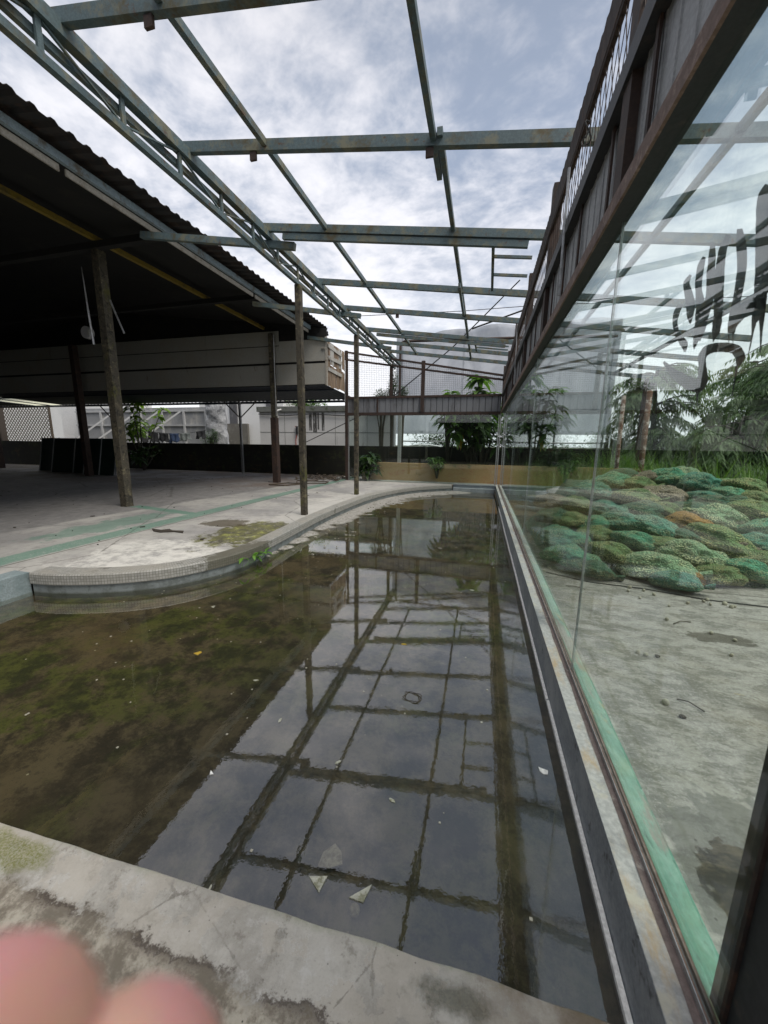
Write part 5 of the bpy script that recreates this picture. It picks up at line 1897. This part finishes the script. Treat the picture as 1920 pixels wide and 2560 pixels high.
ordn = ['leftmost', 'second', 'third', 'fourth', 'fifth', 'sixth', 'seventh', 'eighth', 'ninth', 'tenth', 'eleventh', 'twelfth']
for (pt, px, py, s, tilt, colr, i) in placed:
    same = sorted([q for q in placed if q[5] == colr and rowname(q[2]) == rowname(py)], key=lambda q: q[1])
    if len(same) == 1:
        lab = 'only %s sack in the %s of the heap' % (cw[colr], rowname(py))
    else:
        idx = [q[6] for q in same].index(i)
        lab = '%s sack, %s such sack in the %s' % (cw[colr], ordn[idx] + (' leftmost' if idx else ''), rowname(py))
    big = s * 0.80
    if pt.x < 0.80 + 0.30 * big:
        pt.x = 0.80 + 0.30 * big
    sack(pt + Vector((0, 0.05, -0.01)), big, rad(random.uniform(-26, 20) - tilt * 0.9), rad(tilt * 0.6 + random.uniform(-5, 5)), rad(random.uniform(-28, -6)), SM[colr], lab, i, random.random() < 0.6)

# loose fill under the sacks so that no gap shows through
mb = MB()


def core(u, v):
    x = 0.85 + 3.3 * u
    y_ = 4.55 + 2.9 * v
    z = min(heapz(y_) - 0.13, 1.02 - 0.5 * max(0, y_ - 6.6))
    z *= min(1, 6 * min(u, 1 - u) + 0.12 * (v > 0.2))
    return (x, y_, max(z, 0.09) + 0.02 * noise.noise(Vector((x * 9, y_ * 9, 0))))


mb.grid(core, 60, 50)
o = mb.build('pebble_fill', SM['dark'], smooth=True)
o['kind'] = 'stuff'
tag(o, 'loose pebbles filling the gaps beneath the piled net sacks', 'pebbles')

# spilled pebbles
pm = plain('pale_pebble', (0.45, 0.42, 0.33), [((0.25, 0.22, 0.16), 40, 0.5, 0.66)], 0.8)
bm = bmesh.new()
bmesh.ops.create_icosphere(bm, subdivisions=2, radius=0.016)
for v in bm.verts:
    v.co *= 1 + 0.25 * noise.noise(v.co * 60)
pme = bpy.data.meshes.new('pebble')
bm.to_mesh(pme)
bm.free()
pme.materials.append(pm)
pme.shade_smooth()
random.seed(88)
for i in range(70):
    if i < 26:
        q = Vector((random.uniform(1.25, 3.6), random.gauss(3.95, 0.12), 0.113))
    elif i < 50:
        q = Vector((random.gauss(0.98, 0.10), random.gauss(4.62, 0.06), 0.113))
    else:
        q = Vector((random.uniform(0.9, 3.4), random.uniform(2.2, 4.0), 0.113))
    o = bpy.data.objects.new('pebble', pme)
    C.objects.link(o)
    o.location = q
    s = random.uniform(0.7, 1.3)
    o.scale = (s, s * random.uniform(.8, 1.2), s * .9)
    o.rotation_euler = (random.random() * 6, random.random() * 6, random.random() * 6)
    tag(o, 'small pale pebble spilled on the yard concrete near the sack heap', 'pebble', 'pebbles spilled from the sacks')

# items left of the heap: tubes, sheets, brick, plastic
for k, (lab, a, b, r) in enumerate((('long grey pipe lying behind the glass base, front one', (0.75, 9.6, 0.22), (2.4, 7.4, 0.30), 0.06), ('long grey pipe lying behind the glass base, rear one', (0.8, 10.4, 0.22), (2.5, 8.2, 0.34), 0.06), ('grey pipe lying crosswise beneath the other two', (0.8, 8.9, 0.16), (2.1, 8.3, 0.16), 0.06))):
    tag(MB().tube([a, b], r, 12).build('grey_pipe', M['paleblue'], smooth=True), lab, 'pipe', 'grey pipes behind the glass')
mb = MB()
mb.grid(lambda u, v: (1.3 + 1.3 * u, 8.6 + 1.1 * v, 0.4 + 0.28 * math.sin(math.pi * u) * math.sin(math.pi * v) + 0.12 * noise.noise(Vector((u * 6, v * 6, 0)))), 24, 20)
tag(mb.build('crumpled_plastic_sheet', plain('silver_plastic', (0.42, 0.42, 0.42), [((0.2, 0.2, 0.2), 7, 0.5, 0.6)], 0.35, bump=(12, 1.0, 0.03)), smooth=True, solid=0.004), 'crumpled silver grey plastic sheet left of the sack heap', 'plastic sheet')
tag(MB().box(1.75, 2.5, 7.9, 8.1, 0.28, 0.4).build('brick_block', M['orange'], bevel=0.01), 'orange brick block below the crumpled plastic sheet', 'brick')
tag(MB().box(0.95, 1.6, 6.5, 6.8, 0.1, 0.4).build('brick_block', M['orange'], bevel=0.01), 'tan block close to the glass at the left end of the heap', 'block')
# cables and twigs on yard
tag(MB().tube([(0.8, 4.45, 0.108), (1.2, 4.25, 0.108), (1.7, 4.2, 0.108), (2.2, 4.05, 0.108), (2.9, 4.0, 0.108), (3.6, 3.6, 0.108)], 0.006, 5).build('black_cord', M['cable']), 'thin black cord lying on the yard before the sacks', 'cord')
for lab, a, b in (('dark twig on the yard near the green strip', (1.18, 2.30, .108), (1.28, 2.22, .108)), ('thin wire stub beside the dark stain on the yard', (1.62, 3.38, .108), (1.78, 3.46, .108)), ('short twig lying by the glass seam on the yard', (0.93, 4.05, .108), (1.1, 4.0, .108))):
    tag(MB().tube([a, ((a[0] + b[0]) / 2, (a[1] + b[1]) / 2 + .02, a[2] + .008), b], 0.004, 5).build('twig', M['grime']), lab, 'twig')
for lab, a in (('black stone lying alone on the yard left of centre', (1.27, 2.78, .113)), ('flat dark stone lying on the yard further forward', (1.14, 2.14, .11))):
    o = bpy.data.objects.new('dark_stone', meshwith(pme, M['grime']))
    C.objects.link(o)
    o.location = a
    o.scale = (1.1, .8, .6)
    tag(o, lab, 'stone')

# ================================================================== IN AND AROUND THE POOL
def shard(lab, poly, z, mt, name='tile_shard', th=0.006, cat='shard'):
    o_ = MB().prism(poly, 'z', z, z + th).build(name, mt)
    tag(o_, lab, cat)


def pxpoly(pts_, z=0.0):
    return [(onz(x, y_, z).x, onz(x, y_, z).y) for x, y_ in pts_]


Z1 = -0.034
M['sunk'] = plain('sunken_tile', (0.22, 0.205, 0.155), [((0.10, 0.09, 0.06), 40, 0.46, 0.6)], 0.8)
shard('large greenish grey tile shard under water, farthest of the near shards', pxpoly([(838, 2108), (854, 2130), (856, 2160), (822, 2170), (794, 2166), (808, 2130)], -0.02), -0.026, M['sunk'])
shard('pale triangular shard pointing down, left of the bright sliver', pxpoly([(773, 2191), (819, 2190), (797, 2231)], 0.003), -0.002, M['shard'])
shard('pale narrow triangular shard, right of the other triangle', pxpoly([(930, 2211), (908, 2256), (872, 2244)], 0.003), -0.002, M['shard'])
shard('white paper-like flake floating near the glass wall', pxpoly([(1346, 1917), (1356, 1921), (1370, 1926), (1369, 1936), (1358, 1935), (1350, 1928)], 0.003), 0.001, M['white'], 'floating_flake', 0.002, 'flake')
shard('pale leaf floating left of centre among the sky reflections', pxpoly([(518, 2228), (528, 2210), (530, 2214), (524, 2226)], 0.003), 0.001, M['shard'], 'floating_leaf', 0.002, 'leaf')
shard('small white chip at the edge of the shed reflection', pxpoly([(527, 1925), (534, 1935), (524, 1936)], 0.003), 0.001, M['white'], 'floating_flake', 0.002, 'flake')
shard('pale yellow leaf floating in the brown left part', pxpoly([(484, 1633), (500, 1628), (505, 1630), (494, 1637)], 0.003), 0.001, M['leaf_yellow'], 'floating_leaf', 0.002, 'leaf')
shard('pale leaf floating near the kerb in the brown water', pxpoly([(526, 1516), (538, 1514), (534, 1519)], 0.003), 0.001, M['shard'], 'floating_leaf', 0.002, 'leaf')
random.seed(95)
for k, (px_, py_) in enumerate(((700, 1800), (1010, 1610), (1180, 1475), (640, 1700), (980, 2000), (845, 1905), (1100, 1370))):
    c_ = onz(px_, py_, 0.003)
    a_ = random.uniform(0, 6.28)
    r_ = 0.010 + 0.0035 * c_.y
    pol = [(c_.x + r_ * q * math.cos(a_ + w_), c_.y + r_ * q * math.sin(a_ + w_)) for w_, q in ((0, 1.2), (0.7, 0.7), (1.8, 0.45), (2.7, 0.8), (3.2, 1.1), (4.0, 0.6), (5.3, 0.55))]
    shard(('tiny pale flake floating alone beside a reflected beam, number %s counted outward from the ledge' % ('one two three four five six seven'.split()[k])) if False else ['small curled leaf floating left of the reflected truss', 'small curled leaf floating just beyond the tangled ring', 'small pale flake floating far out near the glass wall', 'small pale flake floating beyond the left truss reflection', 'small leaf floating a little beyond the near shards', 'small leaf floating between truss and first reflected purlin', 'farthest small flake floating toward the rear wall'][k], pol, 0.001, [M['shard'], M['leaf_yellow']][k == 1], 'floating_flake', 0.0018, 'flake')
bm = bmesh.new()
bmesh.ops.create_icosphere(bm, subdivisions=3, radius=0.018)
for v in bm.verts:
    v.co *= 1 + 0.3 * noise.noise(v.co * 40)
sme = bpy.data.meshes.new('stone')
bm.to_mesh(sme)
bm.free()
sme.materials.append(M['sunk'])
sme.shade_smooth()
o = bpy.data.objects.new('pond_stone', sme)
C.objects.link(o)
o.location = onz(885, 2275, -0.02)
tag(o, 'round green stone under water near the front ledge', 'stone')
# crumpled ring of wire on the water
wl = onz(1030, 1742, 0.004)
tag(MB().tube([(wl.x + (0.05 + 0.012 * math.sin(t * 3.3)) * math.cos(t), wl.y + (0.05 + 0.012 * math.cos(t * 2.1)) * math.sin(t), 0.004 + 0.004 * math.sin(t * 2.7)) for t in [i * 0.35 for i in range(40)]], 0.0022, 5).build('wire_coil', M['grime']), 'small tangled ring lying in the middle of the water', 'wire')
random.seed(91)
# specks of litter on the silt bank (too many and small to tell apart)
mb = MB()
for i in range(160):
    k = random.randrange(20, len(KPATH) - 4)
    q = koff(k, -random.uniform(0.05, 0.9))
    a = random.uniform(0, 3.14)
    s = random.uniform(0.006, 0.022)
    if q.y < 4.5:
        continue
    mb.box(q.x - s, q.x + s, q.y - s * .7, q.y + s * .7, 0.012, 0.018 + s * .4)
o = mb.build('litter', M['stone'])
o['kind'] = 'stuff'
tag(o, 'scattered small chips on the dry silt along the kerb', 'litter')
mb = MB()
for i in range(260):
    x = random.uniform(-4.2, 0.4)
    y_ = random.uniform(1.0, 9)
    s = random.uniform(0.002, 0.006)
    mb.box(x - s, x + s, y_ - s, y_ + s, 0.0005, 0.0022)
o = mb.build('floating_specks', M['stone'])
o['kind'] = 'stuff'
tag(o, 'tiny pale specks floating on the pool water', 'specks')
mb = MB()
for i in range(90):
    x = random.uniform(-12, -3.3)
    y_ = random.uniform(3.3, 13.5)
    s = 0.006 + 0.03 * random.random() ** 3
    a = random.random() * 3
    mb.bar((x, y_, 0.214), (x + s * 2 * math.cos(a), y_ + s * 2 * math.sin(a), 0.216), s * 1.2, 0.008)
o = mb.build('dead_leaves', M['grime'])
o['kind'] = 'stuff'
tag(o, 'scattered dead leaves and crumbs on the patio floor', 'leaves')
tag(MB().prism([(-4.72, 4.36), (-4.55, 4.33), (-4.40, 4.42), (-4.22, 4.40), (-4.30, 4.50), (-4.48, 4.47), (-4.60, 4.54), (-4.66, 4.45), (-4.86, 4.47)], 'z', 0.212, 0.222).build('dead_leaf', M['grime']), 'large dark curled leaf lying on the patio near the green line', 'leaf')


# ================================================================== FINGERS OF THE PHOTOGRAPHER
def camw(px, py, dep):
    c = Vector(((px - 960) / FPX * dep, (py - 1280) / FPX * dep, dep))
    return CAMP + ROWS[0] * c.x + ROWS[1] * c.y + ROWS[2] * c.z


hm, g = newmat('skin')
n = g.noise(g.pos(), 60, 4, 0.6)
g.out(g.principled(g.mix(g.ramp(n, 0.35, 0.65), (0.98, 0.43, 0.42), (0.98, 0.50, 0.38)), 0.5, 0.0, None, Subsurface_Weight=0.35))
hv, he, hr = [], [], []


def chain(pts_, root=None):
    prev = root
    for p, r in pts_:
        hv.append(tuple(p))
        hr.append(r)
        if prev is not None:
            he.append((prev, len(hv) - 1))
        prev = len(hv) - 1
    return prev


# palm lies below and left of the lens; index and middle fingers reach up into view
D = 0.052
wrist = camw(-900, 5200, 0.075)
palm0 = camw(-700, 4600, 0.070)
palm1 = camw(-520, 3900, 0.064)
pr_ = chain([(wrist, 0.026)])
pp = chain([(palm0, 0.030)], pr_)
pc_ = chain([(palm1, 0.028)], pp)
chain([(camw(-900, 3600, 0.058), 0.0115), (camw(-640, 3260, 0.054), 0.0128), (camw(-320, 2950, 0.050), 0.0150), (camw(40, 2640, 0.0455), 0.0176)], pc_)
chain([(camw(-300, 3600, 0.060), 0.0110), (camw(-60, 3260, 0.056), 0.0130), (camw(150, 2980, 0.053), 0.0158), (camw(455, 2690, 0.050), 0.0178)], pc_)
chain([(camw(200, 3700, 0.068), 0.0098), (camw(430, 3450, 0.068), 0.0090), (camw(560, 3240, 0.068), 0.0082)], pc_)
chain([(camw(260, 4100, 0.076), 0.0088), (camw(520, 3900, 0.078), 0.0080), (camw(640, 3760, 0.078), 0.0072)], pc_)
chain([(camw(-1500, 4300, 0.066), 0.0125), (camw(-1600, 3700, 0.060), 0.0112), (camw(-1450, 3300, 0.056), 0.0100)], pp)
me = bpy.data.meshes.new('hand')
me.from_pydata(hv, he, [])
me.materials.append(hm)
ho = bpy.data.objects.new('hand', me)
C.objects.link(ho)
sm_ = ho.modifiers.new('skin', 'SKIN')
for i, v in enumerate(me.skin_vertices[0].data if me.skin_vertices else []):
    pass
bpy.context.view_layer.objects.active = ho
if not me.skin_vertices:
    bpy.ops.object.select_all(action='DESELECT')
    ho.select_set(True)
    bpy.ops.object.modifier_remove(modifier=sm_.name)
    bpy.ops.object.modifier_add(type='SKIN')
for i, v in enumerate(me.skin_vertices[0].data):
    v.radius = (hr[i], hr[i])
    v.use_root = (i == 0)
ss = ho.modifiers.new('sub', 'SUBSURF')
ss.levels = ss.render_levels = 2
for md in ho.modifiers:
    if md.type == 'SKIN':
        md.use_smooth_shade = True
tag(ho, 'out of focus pink fingertips of a hand intruding at the bottom left corner', 'hand')
